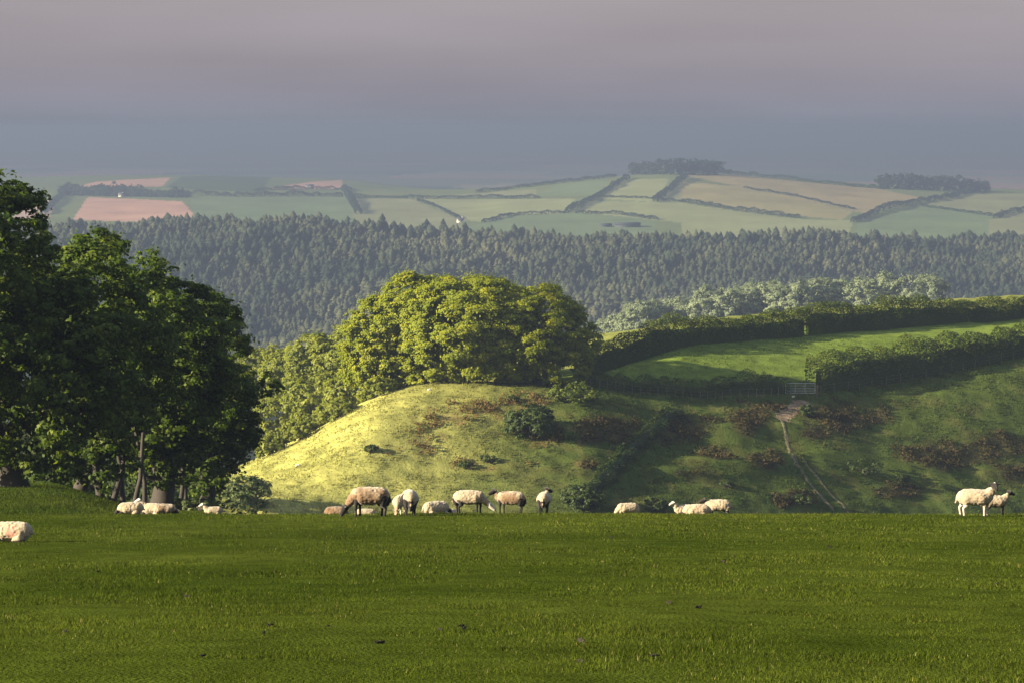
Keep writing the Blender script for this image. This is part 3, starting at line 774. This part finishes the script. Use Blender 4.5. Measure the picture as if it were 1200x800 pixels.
wood_mass("distant_wood", "hazy far-off wood on the skyline at the right", [(px, 223 + (px - 1090) * .03, 9, 17 - (px > 1130) * 4 + rf.normal()) for px in range(1034, 1158, 7)])
wood_mass("distant_wood", "long far-off belt of trees above the big pink field", [(px, 229 + (px - 75) * .02, 10, 13 + 2 * rf.normal() - (px > 170) * 4) for px in range(76, 222, 7)])

# conifer forest: reads as one mass
rc = np.random.default_rng(41)
nT = 21000
d = rc.uniform(1470, 2120, nT); px = rc.uniform(-80, 1290, nT)
dt = np.interp(px, cols, d10)
ok = d < dt + 12
d, px = d[ok], px[ok]; x = (px - 600) / F * d; z = H(x, d)
grow = .85 + .33 * fbm(x / 45., d / 45., 1.5, 3)
hgt = (9.2 + 1.6 * rc.normal(size=len(x))) * np.clip(grow, .45, 1.35); rad = hgt * rc.uniform(.24, .40, len(x))
tb = np.clip(.42 + .45 * fbm(x / 55., d / 55., 9., 3) + .17 * rc.normal(size=len(x)), 0, 1)
tiers, sides = 5, 7
vpt = tiers * (sides + 1)
V = np.empty((len(x), vpt, 3)); tri = []
for t in range(tiers):
    z0 = t / tiers * .9; z1 = min(1.0, z0 + .38 if t < tiers - 1 else 1.0); rr = (1 - z0 ** 2.2) ** .9
    for s in range(sides):
        a = 2 * math.pi * s / sides + t * .7 + rc.uniform(0, 6.28, len(x)) * .15
        rj = rad * rr * rc.uniform(.65, 1.35, len(x))
        V[:, t * (sides + 1) + s] = np.stack([x + np.cos(a) * rj, d + np.sin(a) * rj, z + hgt * (.06 + z0 * .94) + rc.normal(size=len(x)) * .25], 1)
        tri.append((t * (sides + 1) + s, t * (sides + 1) + (s + 1) % sides, t * (sides + 1) + sides))
    V[:, t * (sides + 1) + sides] = np.stack([x, d, z + hgt * z1], 1)
T = (np.arange(len(x))[:, None, None] * vpt + np.array(tri)[None]).reshape(-1, 3)
tag(link("conifer_forest", make_mesh("conifer_forest", V.reshape(-1, 3), tris=T, tint=np.repeat(tb, vpt)), M["conifer"]), "hazy conifer forest covering the whole valley side", "forest", kind="stuff")

# ------------------------------------------------------------------ farm buildings
def box(cx, cy, cz, sx, sy, sz):
    v = np.array([[x, y, z] for z in (0, 1) for y in (-.5, .5) for x in (-.5, .5)], float) * np.array([sx, sy, sz]) + np.array([cx, cy, cz])
    q = np.array([(0, 1, 5, 4), (1, 3, 7, 5), (3, 2, 6, 7), (2, 0, 4, 6), (4, 5, 7, 6), (0, 2, 3, 1)])
    return v, q
def house(name, label, cat, px, py, L, W, hw, hr, wallmat, roofmat, rot=0., chim=True, wins=2):
    b = ground_at(px, py, 2350, 5400)
    r = empty(name, tuple(b), label, cat); r.rotation_euler = (0, 0, rot)
    v, q = box(0, 0, -1.5, L, W, hw + 1.5)
    gv = np.array([(-L / 2, -W / 2, hw), (-L / 2, W / 2, hw), (-L / 2, 0, hw + hr - .05), (L / 2, -W / 2, hw), (L / 2, W / 2, hw), (L / 2, 0, hw + hr - .05)])
    me = make_mesh("wall", np.concatenate([v, gv]), quads=q[:4], tris=np.array([(0, 1, 2), (4, 3, 5)]) + 8)
    link("wall", me, wallmat, r)
    e = .4; t = .25
    rv = []
    for s in (-1, 1):
        rv += [(-L / 2 - e, s * (W / 2 + e), hw - e * hr / (W / 2)), (L / 2 + e, s * (W / 2 + e), hw - e * hr / (W / 2)), (L / 2 + e, 0, hw + hr), (-L / 2 - e, 0, hw + hr)]
    rv = np.array(rv); rv2 = rv + np.array([0, 0, t])
    qs = []
    for s in (0, 4): qs += [(s, s + 1, s + 2, s + 3), (s + 8, s + 9, s + 10, s + 11), (s, s + 1, s + 9, s + 8), (s + 1, s + 2, s + 10, s + 9), (s + 3, s, s + 8, s + 11)]
    rf_ = link("roof", make_mesh("roof", np.concatenate([rv, rv2]), quads=qs), roofmat, r)
    if chim:
        cv, cq = box(L / 2 - .6, 0, hw + hr - .4, .9, .9, 1.7); link("chimney", make_mesh("chimney", cv, quads=cq), wallmat, rf_)
    for k in range(wins):
        xx = (k + .5) / wins * L - L / 2
        wv, wq = box(xx, -W / 2 - .03, hw * .45, 1.1, .1, 1.2); link("window", make_mesh("window", wv, quads=wq), M["glass"], r)
    return r
house("cottage", "tiny white cottage among trees at the top of the conifers", "house", 539, 261, 6, 4, 3, 1.8, M["render"], M["slate"], .3)
house("farmhouse", "tiny white house below the tree belt over the big pink field", "house", 142, 231, 6, 5, 3.2, 2, M["render"], M["slate"], -.2)
house("farmhouse", "tiny pale house by the small distant pink field", "house", 363, 221, 12, 6, 3.5, 2.5, M["pinkwall"], M["slate"], .1)
house("cattle_shed", "long dark low shed between the green fields above the forest", "shed", 735, 266, 26, 10, 2.8, 1.4, M["shed"], M["shed"], 0, False, 0)
house("cattle_shed", "shorter dark shed left of the long low one", "shed", 710, 266, 11, 8, 2.0, 1.2, M["shed"], M["shed"], .15, False, 0)

# ------------------------------------------------------------------ gate, fences, track
g0 = ground_at(922, 463, 290, 335); g1 = ground_at(957, 463, 290, 335)
gd = float(np.interp(940, cols, d5)) - .2
gx0, gx1 = (922 - 600) / F * gd, (957 - 600) / F * gd; gz = float(H((gx0 + gx1) / 2, gd)) + .12
gate = empty("field_gate", (gx0, gd, gz), "pale metal field gate between two hedges at the top of the track", "gate")
Lg = gx1 - gx0
def bar(p0, p1, r, n=8): return tube([np.array(p0, float), np.array(p1, float)], [r, r], n)
fr_ = join([bar((0, 0, .0), (0, 0, 1.2), .045), bar((Lg, 0, .0), (Lg, 0, 1.2), .045), bar((0, 0, .02), (Lg, 0, .02), .035), bar((0, 0, 1.2), (Lg, 0, 1.2), .045)])
link("gate_frame", make_mesh("gate_frame", fr_[0], quads=fr_[1]), M["metal"], gate)
for k in (.22, .42, .64, .92):
    v, q = bar((0, 0, k), (Lg, 0, k), .025); link("rail", make_mesh("rail", v, quads=q), M["metal"], gate)
for k in (.33, .66):
    v, q = bar((Lg * k, -.03, .02), (Lg * k, -.03, 1.2), .025); link("upright", make_mesh("upright", v, quads=q), M["metal"], gate)
def post_mesh(h, r, rng):
    v, q = tube([np.array((0, 0, -.3)), np.array((0, 0, h * .6)), np.array((rng.normal() * .02, 0, h)), np.array((0, 0, h + .03))], [r, r, r * .95, r * .3], 7); return v, q
for gx, lab in ((gx0 - .25, "short wooden gate post on the left of the metal gate"), (gx1 + .25, "wooden gate post where the lower hedge starts")):
    v, q = post_mesh(1.45, .1, rf); o = link("gate_post", make_mesh("gate_post", v, quads=q), M["post"]); o.location = (gx, gd, float(H(gx, gd)))
    tag(o, lab, "gate post", "gate posts")
def fence(label, px0, px1, step, off, h=1.15):
    pts = []
    p = px0
    while p <= px1:
        d = float(np.interp(p, cols, d5)) + off; x = (p - 600) / F * d; pts.append(np.array([x, d, float(H(x, d))])); p += step * rf.uniform(.85, 1.15)
    root = empty("stock_fence", tuple(pts[0]), label, "fence", "stock fences on the hillside")
    for p in pts:
        v, q = post_mesh(h * rf.uniform(.8, 1.1), .04, rf)
        o = link("post", make_mesh("post", v, quads=q), M["post"], root); o.location = tuple(p - pts[0]); o.rotation_euler = (rf.normal() * .05, rf.normal() * .05, 0)
    tb_ = []
    for k in (.3, .6, .95): tb_.append(tube([p - pts[0] + np.array([0, 0, k * h]) for p in pts], [.005] * len(pts), 4))
    v, q = join(tb_); link("wire", make_mesh("wire", v, quads=q), M["wire"], root)
fence("post and wire fence under the scrubby hedge left of the gate", 665, 916, 9.5, -.9)
fence("post and wire fence at the foot of the shaded lower hedge", 964, 1240, 15, -.8)

def ribbon(polys, name, seed):
    rr = np.random.default_rng(seed); Vv, Qq, Cc, o = [], [], [], 0
    for poly, w, colr in polys:
        g = np.array([ground_at(a, b, 262, 330) for a, b in poly]); n = 60
        t = np.linspace(0, len(g) - 1, n); pts = np.stack([np.interp(t, np.arange(len(g)), g[:, k]) for k in range(2)], 1)
        ker = np.ones(7) / 7
        for k in range(2): pts[3:-3, k] = np.convolve(pts[:, k], ker, 'valid')
        tg = np.gradient(pts, axis=0); tg /= np.linalg.norm(tg, axis=1, keepdims=True); nn = np.stack([-tg[:, 1], tg[:, 0]], 1)
        m_ = 5
        for i in range(n):
            for j in range(m_):
                f = (j / (m_ - 1) - .5) * w * (1 + .22 * rr.normal() * (j in (0, m_ - 1))) * min(1, (min(i, n - 1 - i) + .6) / 3)
                p = pts[i] + nn[i] * f; Vv.append((p[0], p[1], float(H(p[0], p[1])) + .05 - .04 * (j in (0, m_ - 1))))
                Cc.append(np.array(colr) * rr.uniform(.6, 1.2))
        for i in range(n - 1):
            for j in range(m_ - 1): Qq.append((o + i * m_ + j, o + i * m_ + j + 1, o + (i + 1) * m_ + j + 1, o + (i + 1) * m_ + j))
        o += n * m_
    return tag(link(name, make_mesh(name, np.array(Vv), quads=np.array(Qq), col=np.array(Cc)), M["trackmat"]), kind="structure")
ribbon([([(915, 490), (922, 515), (930, 535), (945, 560), (962, 580), (978, 599)], .5, (.125, .115, .065)),
        ([(940, 535), (955, 555), (975, 580), (995, 601)], .42, (.115, .108, .06)),
        ([(945, 470), (932, 478), (921, 486), (916, 492)], 2.0, (.22, .16, .11))], "track", 4)

# ------------------------------------------------------------------ sheep
BLK, WOOL, WHT, DIRT, PNK = np.array((.014, .011, .010)), np.array((.32, .256, .172)), np.array((.42, .38, .33)), np.array((.125, .072, .038)), np.array((.50, .20, .15))
m, nt, out = mat_new("fleece")
at = N(nt, "ShaderNodeAttribute", attribute_name="Col"); tc = N(nt, "ShaderNodeTexCoord")
n1 = N(nt, "ShaderNodeTexNoise"); n1.inputs["Scale"].default_value = 28; n1.inputs["Detail"].default_value = 6; nt.links.new(tc.outputs["Object"], n1.inputs["Vector"])
mr = N(nt, "ShaderNodeMapRange"); mr.inputs["From Min"].default_value = .3; mr.inputs["From Max"].default_value = .7; mr.inputs["To Min"].default_value = .8; mr.inputs["To Max"].default_value = 1.12
nt.links.new(n1.outputs["Fac"], mr.inputs["Value"])
vm = N(nt, "ShaderNodeVectorMath", operation='SCALE'); nt.links.new(at.outputs["Color"], vm.inputs[0]); nt.links.new(mr.outputs["Result"], vm.inputs["Scale"])
dn = N(nt, "ShaderNodeBsdfPrincipled"); dn.inputs["Roughness"].default_value = .95; dn.inputs["Specular IOR Level"].default_value = .1
dn.inputs["Sheen Weight"].default_value = .25
nt.links.new(vm.outputs["Vector"], dn.inputs["Base Color"])
bp = N(nt, "ShaderNodeBump"); bp.inputs["Strength"].default_value = .5; bp.inputs["Distance"].default_value = .02; nt.links.new(n1.outputs["Fac"], bp.inputs["Height"]); nt.links.new(bp.outputs[0], dn.inputs["Normal"])
nt.links.new(dn.outputs[0], out.inputs["Surface"]); M["fleece"] = m

def capsule(p0, r0, p1, r1, flat=None):
    """closed tapered capsule"""
    p0, p1 = np.array(p0, float), np.array(p1, float); t = p1 - p0; L = np.linalg.norm(t); t = t / L if L > 1e-6 else np.array((1., 0, 0))
    u = np.cross(t, (0.12, .3, 1)); u /= np.linalg.norm(u); w = np.cross(t, u)
    rings = []
    for k in range(1, 6): a = math.pi / 2 * k / 5; rings.append((p0 - t * r0 * math.cos(a), r0 * math.sin(a)))
    for k in range(0, 5): a = math.pi / 2 * k / 5; rings.append((p1 + t * r1 * math.sin(a), r1 * math.cos(a)))
    n = 14; V = [p0 - t * r0]
    for (cc, rr) in rings:
        for k in range(n): V.append(cc + rr * (math.cos(2 * math.pi * k / n) * u + math.sin(2 * math.pi * k / n) * w))
    V.append(p1 + t * r1); V = np.array(V)
    Fc = [(0, 1 + (k + 1) % n, 1 + k) for k in range(n)]
    for i in range(len(rings) - 1):
        for k in range(n): Fc.append((1 + i * n + k, 1 + i * n + (k + 1) % n, 1 + (i + 1) * n + (k + 1) % n, 1 + (i + 1) * n + k))
    e = 1 + (len(rings) - 1) * n
    Fc += [(e + k, e + (k + 1) % n, len(V) - 1) for k in range(n)]
    return V, Fc

def sheep_caps(pose, turn=0.0, drop=0.0, head_c=BLK, leg_c=BLK, leg2=None, rear_c=None, blaze=False):
    leg2 = leg_c if leg2 is None else leg2
    K = []
    add = lambda p0, r0, p1, r1, c: K.append((np.array(p0, float), r0, np.array(p1, float), r1, np.array(c)))
    lie = pose.startswith("lie")
    z0 = -.29 if lie else 0
    W_ = WOOL
    add((-.36, 0, .60 + z0), .235, (-.05, 0, .585 + z0), .265, W_); add((-.05, 0, .585 + z0), .265, (.28, 0, .60 + z0), .225, W_)
    add((-.30, .08, .57 + z0), .20, (.15, .08, .56 + z0), .21, W_); add((-.30, -.08, .57 + z0), .20, (.15, -.08, .56 + z0), .21, W_)
    add((-.55, 0, .66 + z0), .05, (-.63, 0, .42 + max(z0, -.2)), .035, W_)
    ct, st = math.cos(turn), math.sin(turn)
    def head(nb, nm, hd, mz):
        add((.26, 0, .64 + z0), .19, nb, .15, W_); add(nb, .15, nm, .082, W_)
        add(hd, .102, mz, .062, head_c)
        ax = np.array(mz) - np.array(hd); ax /= np.linalg.norm(ax)
        sd = np.cross(ax, (0, 0, 1)); sd /= np.linalg.norm(sd); up = np.cross(sd, ax)
        for s in (-1, 1):
            e0 = np.array(hd) - ax * .02 + sd * s * .075 + up * .045; e1 = e0 + sd * s * .115 + up * (.0) - ax * .02
            add(e0, .026, e1, .020, head_c if not np.allclose(head_c, WHT) else WHT)
            ey = np.array(hd) + ax * .05 + sd * s * .066 + up * .03; add(ey, .016, ey + sd * s * .004, .014, BLK)
        if blaze: add(np.array(hd) - ax * .04 + up * .075, .035, np.array(hd) + ax * .015 + up * .07, .028, WHT)
        add(np.array(mz) + ax * .02, .040, np.array(mz) + ax * .035, .034, head_c if np.allclose(head_c, BLK) else BLK)
    if pose in ("stand", "lie_up"):
        hz = z0 - drop
        nb = (.42, .03 * st, .76 + hz); nm = (.50 + .02 * ct, .08 * st, .90 + hz)
        hd = (.53 + .05 * ct, .05 * st + .04 * st, .96 + hz); mz = (hd[0] + .19 * ct, hd[1] + .19 * st, .87 + hz)
        head(nb, nm, hd, mz)
    elif pose == "graze":
        nb = (.44, .03 * st, .50); nm = (.58 + .02 * ct, .12 * st, .30)
        hd = (.60 + .05 * ct, .16 * st, .25); mz = (hd[0] + .10 * ct, hd[1] + .10 * st, .075)
        head(nb, nm, hd, mz)
    elif pose == "reach":
        nb = (.44, 0, .52); nm = (.62, .04 * st, .36); hd = (.68, .06 * st, .32); mz = (.84, .08 * st, .17); head(nb, nm, hd, mz)
    else:                                          # lying, head down
        nb = (.40, .08 * st, .26); nm = (.50, .16 * st, .18); hd = (.54, .2 * st, .15); mz = (.62, .34 * st, .07); head(nb, nm, hd, mz)
    if not lie:
        for s in (-1, 1):
            f = .05 * s
            add((.27 + f, .12 * s, .46), .085, (.29 + f, .12 * s, .30), .048, leg_c if not np.allclose(leg_c, WHT) else W_)
            add((.29 + f, .12 * s, .30), .043, (.285 + f, .12 * s, .16), .034, leg_c); add((.285 + f, .12 * s, .16), .033, (.285 + f, .12 * s, .03), .031, leg2 if s > 0 else leg_c)
            add((-.38 - f, .12 * s, .50), .13, (-.36 - f, .13 * s, .36), .08, W_ if rear_c is None else rear_c)
            add((-.36 - f, .13 * s, .36), .07, (-.45 - f, .13 * s, .25), .042, leg_c); add((-.45 - f, .13 * s, .25), .040, (-.42 - f, .13 * s, .03), .032, leg_c)
            add((.31 + f, .12 * s, .03), .030, (.27 + f, .12 * s, .025), .028, BLK); add((-.40 - f, .13 * s, .03), .030, (-.44 - f, .13 * s, .025), .028, BLK)
        if rear_c is not None: add((-.56, 0, .50), .07, (-.52, 0, .36), .08, rear_c)
    else:
        for s in (-1, 1):
            add((.30, .15 * s, .12), .06, (.46, .16 * s, .05), .035, leg_c); add((.46, .16 * s, .05), .034, (.30, .18 * s, .035), .03, leg_c)
            add((-.30, .20 * s, .14), .12, (-.16, .25 * s, .07), .06, W_); add((-.16, .26 * s, .055), .035, (-.34, .27 * s, .035), .03, leg_c)
        add((-.34, 0, .20), .19, (.2, 0, .19), .2, W_)
    return K

def sheep_mesh(K, seed, dirt=0.35, marks=()):
    V, Fc, o = [], [], 0
    for (p0, r0, p1, r1, c_) in K:
        v, f = capsule(p0, r0, p1, r1); V.append(v); Fc += [tuple(i + o for i in t) for t in f]; o += len(v)
    me = make_mesh("sheep_raw", np.concatenate(V), faces=Fc)
    ob = bpy.data.objects.new("sheep_raw", me); C.objects.link(ob)
    rm = ob.modifiers.new("remesh", 'REMESH'); rm.mode = 'VOXEL'; rm.voxel_size = .014; rm.use_smooth_shade = True
    sm = ob.modifiers.new("smooth", 'SMOOTH'); sm.factor = .5; sm.iterations = 3
    dg = bpy.context.evaluated_depsgraph_get(); dg.update()
    res = bpy.data.meshes.new_from_object(ob.evaluated_get(dg))
    bpy.data.objects.remove(ob); bpy.data.meshes.remove(me)
    n = len(res.vertices); co = np.empty(n * 3, np.float32); res.vertices.foreach_get("co", co); co = co.reshape(-1, 3).astype(float)
    no = np.empty(n * 3, np.float32); res.vertices.foreach_get("normal", no); no = no.reshape(-1, 3)
    best = np.full(n, 1e9); colr = np.zeros((n, 3)); wool = np.zeros(n)
    for (p0, r0, p1, r1, c_) in K:
        t = p1 - p0; L2 = max(t @ t, 1e-9); s = np.clip(((co - p0) @ t) / L2, 0, 1)
        dd = np.linalg.norm(co - (p0 + s[:, None] * t), axis=1) - (r0 + (r1 - r0) * s)
        dd = dd - (0 if np.allclose(c_, WOOL) else .018)
        b = dd < best; best[b] = dd[b]; colr[b] = c_; wool[b] = 1.0 if np.allclose(c_, WOOL) else 0.0
    nn = fbm(co[:, 0] * 5 + seed, co[:, 1] * 5, co[:, 2] * 5, 3)
    low = smooth(.62, .36, co[:, 2]) if co[:, 2].max() > .65 else smooth(.3, .05, co[:, 2])
    dm = np.clip(dirt * (.35 + .9 * low + .8 * nn), 0, .85) * wool
    colr = colr * (1 - dm[:, None]) + DIRT * dm[:, None]
    for (mx, my, mz, mrad, mc) in marks:
        k = smooth(mrad, mrad * .4, np.linalg.norm(co - np.array((mx, my, mz)), axis=1) + .05 * nn) * wool * .75
        colr = colr * (1 - k[:, None]) + np.array(mc) * k[:, None]
    co = co + no * ((.012 * vnoise(co[:, 0] * 17 + seed, co[:, 1] * 17, co[:, 2] * 17) + .010 * vnoise(co[:, 0] * 7 + seed, co[:, 1] * 7, co[:, 2] * 7)) * wool)[:, None]
    res.vertices.foreach_set("co", co.astype(np.float32).ravel())
    for a_ in list(res.attributes):
        if a_.name == "Col": res.attributes.remove(a_)
    a_ = res.attributes.new("Col", 'FLOAT_COLOR', 'POINT'); cc = np.ones((n, 4), np.float32); cc[:, :3] = colr; a_.data.foreach_set("color", cc.ravel())
    res.polygons.foreach_set("use_smooth", np.ones(len(res.polygons), bool)); res.update(); res.materials.clear(); res.materials.append(M["fleece"])
    return res

def dist_for(py): return EYE * F / (py - 522.0)
# px of body centre, distance, heading (degrees, 0 = facing right, 90 = away), scale, pose ...
R_ = math.radians
FLOCK = [
    ("sheep", "cream sheep lying at the left edge with a reddish smudge on its flank", 7, 47.5, 172, .74, "lie", {}, .12, [(-.1, .22, .33, .2, PNK), (-.1, -.22, .33, .2, PNK)]),
    ("sheep", "cream sheep lying lowest and leftmost in the group under the beeches", 148, 68.5, 182, .66, "lie", {}, .18, []),
    ("sheep", "lying sheep with a black and white face raised behind its group", 174, 71.0, 168, .66, "lie_up", dict(head_c=WHT, turn=.5), .1, []),
    ("sheep", "brown-stained sheep lying at the right of the group under the beeches", 190, 69.0, 8, .58, "lie", {}, .9, [(-.1, -.2, .3, .22, DIRT)]),
    ("lamb", "small white lamb lying alone before the outermost beech", 246, 71.0, 185, .5, "lie_up", dict(head_c=WHT), .05, []),
    ("sheep", "brown sheep lying half hidden just left of the grazing ewe's head", 391, 69.8, 178, .6, "lie", {}, 1.3, [(0, 0, .3, 3.0, DIRT)]),
    ("lamb", "pale lamb lying behind the legs of the big grazing ewe", 428, 70.5, 5, .55, "lie", dict(head_c=WHT, leg_c=WHT), .1, []),
    ("sheep", "big brown-flanked ewe grazing with its black head down at the left", 430, 62.3, 180, .93, "graze", dict(rear_c=BLK, turn=.35), 1.1, [(.05, .2, .5, .42, DIRT), (-.2, -.2, .45, .18, BLK)]),
    ("lamb", "lamb facing us close against the rear-facing sheep", 467, 64.0, 262, .62, "graze", dict(head_c=WOOL, leg_c=WHT), .25, []),
    ("sheep", "sheep grazing with its rump to us beside the small lamb", 479, 62.6, 96, .82, "graze", dict(rear_c=BLK, turn=-.3), .28, []),
    ("sheep", "cream sheep lying in the middle of the flock, back to us", 511, 68.2, 30, .74, "lie", dict(leg_c=WHT), .1, []),
    ("lamb", "small white lamb lying right behind the lying cream sheep", 527, 71.0, 60, .55, "lie", dict(head_c=WHT, leg_c=WHT), .02, []),
    ("sheep", "sheep grazing to the right with a white face and dark muzzle", 551, 66.6, -4, .80, "reach", dict(head_c=WHT, leg_c=BLK, rear_c=BLK), .25, [(.35, -.15, .55, .1, DIRT)]),
    ("sheep", "brown-sided sheep standing on black legs with its head turned left", 597, 65.5, 168, .74, "stand", dict(turn=.6, rear_c=BLK, drop=.13), 1.3, [(0, .2, .5, .42, DIRT)]),
    ("sheep", "black-legged sheep standing rump to us with its head turned right", 638, 65.5, 84, .70, "stand", dict(turn=-.9, rear_c=BLK, drop=.1), .2, []),
    ("sheep", "lone pale sheep grazing half below the crest, right of the flock", 736, 71.5, 190, .62, "graze", dict(head_c=WOOL, leg_c=WHT), .1, []),
    ("lamb", "pale lamb sitting up at the left of the trio on the crest", 802, 71.5, 200, .55, "stand", dict(head_c=WHT, leg_c=WHT), .15, []),
    ("sheep", "reddish-backed sheep lying flat in the middle of the trio", 817, 70.0, 180, .72, "lie", {}, .25, [(0, 0, .45, .3, (.5, .3, .2))]),
    ("sheep", "cream sheep with a black head bending at the right of the trio", 843, 70.5, 176, .68, "stand", dict(turn=.2, drop=.16), .12, []),
    ("sheep", "cream ewe with a black face and white blaze standing looking at us", 1149, 63.3, -6, .86, "stand", dict(turn=-1.35, leg_c=WHT, blaze=True), .22, []),
    ("lamb", "smaller black-headed lamb standing behind the ewe that looks at us", 1172, 64.6, 2, .64, "stand", dict(turn=.2), .6, []),
]
for i, (nm, lab, px, d, hd, scl, pose, kw, dirt, marks) in enumerate(FLOCK):
    me = sheep_mesh(sheep_caps(pose, **kw), i * 3.7, dirt, marks); me.name = nm
    o = link(nm, me); x = (px - 600) / F * d
    o.location = (x, d, float(H(x, d)) - .0); o.rotation_euler = (0, 0, R_(hd)); o.scale = (scl * .94,) * 3
    tag(o, lab, nm, "sheep flock on the pasture")

# small dark clods and a few pale stones
re_ = np.random.default_rng(77)
CL = [(133, 662), (110, 671), (213, 702), (312, 737), (305, 746), (380, 739), (232, 774), (70, 744), (541, 738), (515, 742), (441, 758), (977, 642), (682, 756), (786, 712), (822, 717), (681, 780), (1175, 686), (717, 632), (543, 741), (768, 773), (850, 660)]
protoc = None
for (a, b) in CL:
    d = dist_for(b) ; x = (a - 600) / F * d
    if protoc is None:
        v = unit(90, re_); parts = []
        for k in range(4):
            cv, cf = capsule((re_.normal() * .05, re_.normal() * .05, .01), .035, (re_.normal() * .08, re_.normal() * .06, .03), .025)
            cv = cv + .008 * re_.normal(size=cv.shape); parts.append((cv, cf))
        VV, FF, o_ = [], [], 0
        for cv, cf in parts: VV.append(cv); FF += [tuple(i + o_ for i in t) for t in cf]; o_ += len(cv)
        protoc = make_mesh("earth_clod", np.concatenate(VV), faces=FF); protoc.materials.append(M["earth"])
    o = bpy.data.objects.new("earth_clod", protoc); C.objects.link(o)
    o.location = (x, d, float(H(x, d)) + .012); o.rotation_euler = (0, 0, re_.uniform(0, 6.28)); o.scale = (re_.uniform(.16, .32), re_.uniform(.16, .3), re_.uniform(.22, .4))
    tag(o, "small dark clod of earth lying in the short pasture grass", "clod", "dark clods scattered over the pasture")
def stone(label, px, py, s, d0, d1):
    b = ground_at(px, py, d0, d1); cv, cf = capsule((-s * .3, 0, 0), s * .55, (s * .3, 0, s * .1), s * .45); cv = cv + s * .05 * re_.normal(size=cv.shape)
    o = link("boulder", make_mesh("boulder", cv, faces=cf), M["stone"]); o.location = tuple(b + np.array([0, 0, s * .15]))
    tag(o, label, "stone", "pale stones on the hillside")
stone("pale stone on the sunlit slope near the wood", 349, 546, .35, 262, 320)
stone("white stone in the grass under the domed sycamore", 503, 457, .3, 285, 320)
stone("pale stone at the foot of the metal gate", 930, 465, .25, 290, 320)

# ------------------------------------------------------------------ haze, light, sky, camera
hv, hq = box(0, 22000, -230, 100000, 50000, 236)
hz = tag(link("haze", make_mesh("haze", hv, quads=hq)), "pale evening haze filling the valley", "haze", kind="stuff")
m, nt, out = mat_new("haze air"); pv = N(nt, "ShaderNodeVolumePrincipled")
pv.inputs["Color"].default_value = (.126, .160, .242, 1); pv.inputs["Density"].default_value = 3.7e-4; pv.inputs["Anisotropy"].default_value = .1
nt.links.new(pv.outputs[0], out.inputs["Volume"]); hz.data.materials.append(m)

ELEV, AZ = R_(18), R_(-106)                          # azimuth from +Y, clockwise
sd = Vector((math.sin(AZ) * math.cos(ELEV), math.cos(AZ) * math.cos(ELEV), math.sin(ELEV)))
sun = bpy.data.lights.new("sun", 'SUN'); sun.energy = 5.0; sun.angle = R_(.5); sun.color = (1.0, .86, .62)
so = bpy.data.objects.new("sun", sun); C.objects.link(so); so.rotation_euler = sd.to_track_quat('Z', 'Y').to_euler()

w = bpy.data.worlds.new("World"); bpy.context.scene.world = w; w.use_nodes = True
nt = w.node_tree; nt.nodes.clear()
out = N(nt, "ShaderNodeOutputWorld"); bg = N(nt, "ShaderNodeBackground"); bg.inputs["Strength"].default_value = 0.092
sky = N(nt, "ShaderNodeTexSky"); sky.sky_type = 'NISHITA'; sky.sun_disc = False; sky.sun_elevation = ELEV; sky.sun_rotation = AZ % (2 * math.pi)
sky.dust_density = 3.0; sky.air_density = 1.2
tc = N(nt, "ShaderNodeTexCoord"); sep = N(nt, "ShaderNodeSeparateXYZ"); nt.links.new(tc.outputs["Generated"], sep.inputs[0])
cr = ramp(nt, [(0.0, (.61, .655, .83)), (.010, (.68, .675, .83)), (.025, (.78, .715, .835)), (.055, (.89, .79, .895)), (.35, (.8, .8, .95)), (1.0, (.65, .7, .9))])
nt.links.new(sep.outputs["Z"], cr.inputs["Fac"])
mp = N(nt, "ShaderNodeMapping"); mp.inputs["Scale"].default_value = (6, 6, 40); nt.links.new(tc.outputs["Generated"], mp.inputs["Vector"])
cn = N(nt, "ShaderNodeTexNoise"); cn.inputs["Scale"].default_value = 1.2; cn.inputs["Detail"].default_value = 5; nt.links.new(mp.outputs[0], cn.inputs["Vector"])
mr = N(nt, "ShaderNodeMapRange"); mr.inputs["To Min"].default_value = .82; mr.inputs["To Max"].default_value = 1.18; nt.links.new(cn.outputs["Fac"], mr.inputs["Value"])
vm = N(nt, "ShaderNodeVectorMath", operation='SCALE'); nt.links.new(cr.outputs["Color"], vm.inputs[0]); nt.links.new(mr.outputs["Result"], vm.inputs["Scale"])
fac = ramp(nt, [(0.0, (.95,) * 3), (.1, (.9,) * 3), (.5, (.55,) * 3), (1.0, (.4,) * 3)]); nt.links.new(sep.outputs["Z"], fac.inputs["Fac"])
mx = N(nt, "ShaderNodeMix", data_type='RGBA'); nt.links.new(fac.outputs["Color"], mx.inputs["Factor"])
nt.links.new(sky.outputs[0], mx.inputs[6]); nt.links.new(vm.outputs["Vector"], mx.inputs[7])
nt.links.new(mx.outputs[2], bg.inputs["Color"]); nt.links.new(bg.outputs[0], out.inputs["Surface"])

cam = bpy.data.cameras.new("camera"); cam.sensor_width = 36; cam.lens = F / 1200 * 36; cam.clip_start = .1; cam.clip_end = 80000
co = bpy.data.objects.new("camera", cam); C.objects.link(co); co.location = (0, 0, 0); co.rotation_euler = (math.pi / 2 - PITCH, 0, 0)
S = bpy.context.scene; S.camera = co
S.render.engine = 'CYCLES'
S.view_settings.view_transform = 'Standard'; S.view_settings.look = 'None'; S.view_settings.exposure = 2.15; S.view_settings.gamma = 1
S.cycles.max_bounces = 6; S.cycles.diffuse_bounces = 2; S.cycles.transmission_bounces = 3; S.cycles.volume_bounces = 0; S.cycles.use_denoising = True
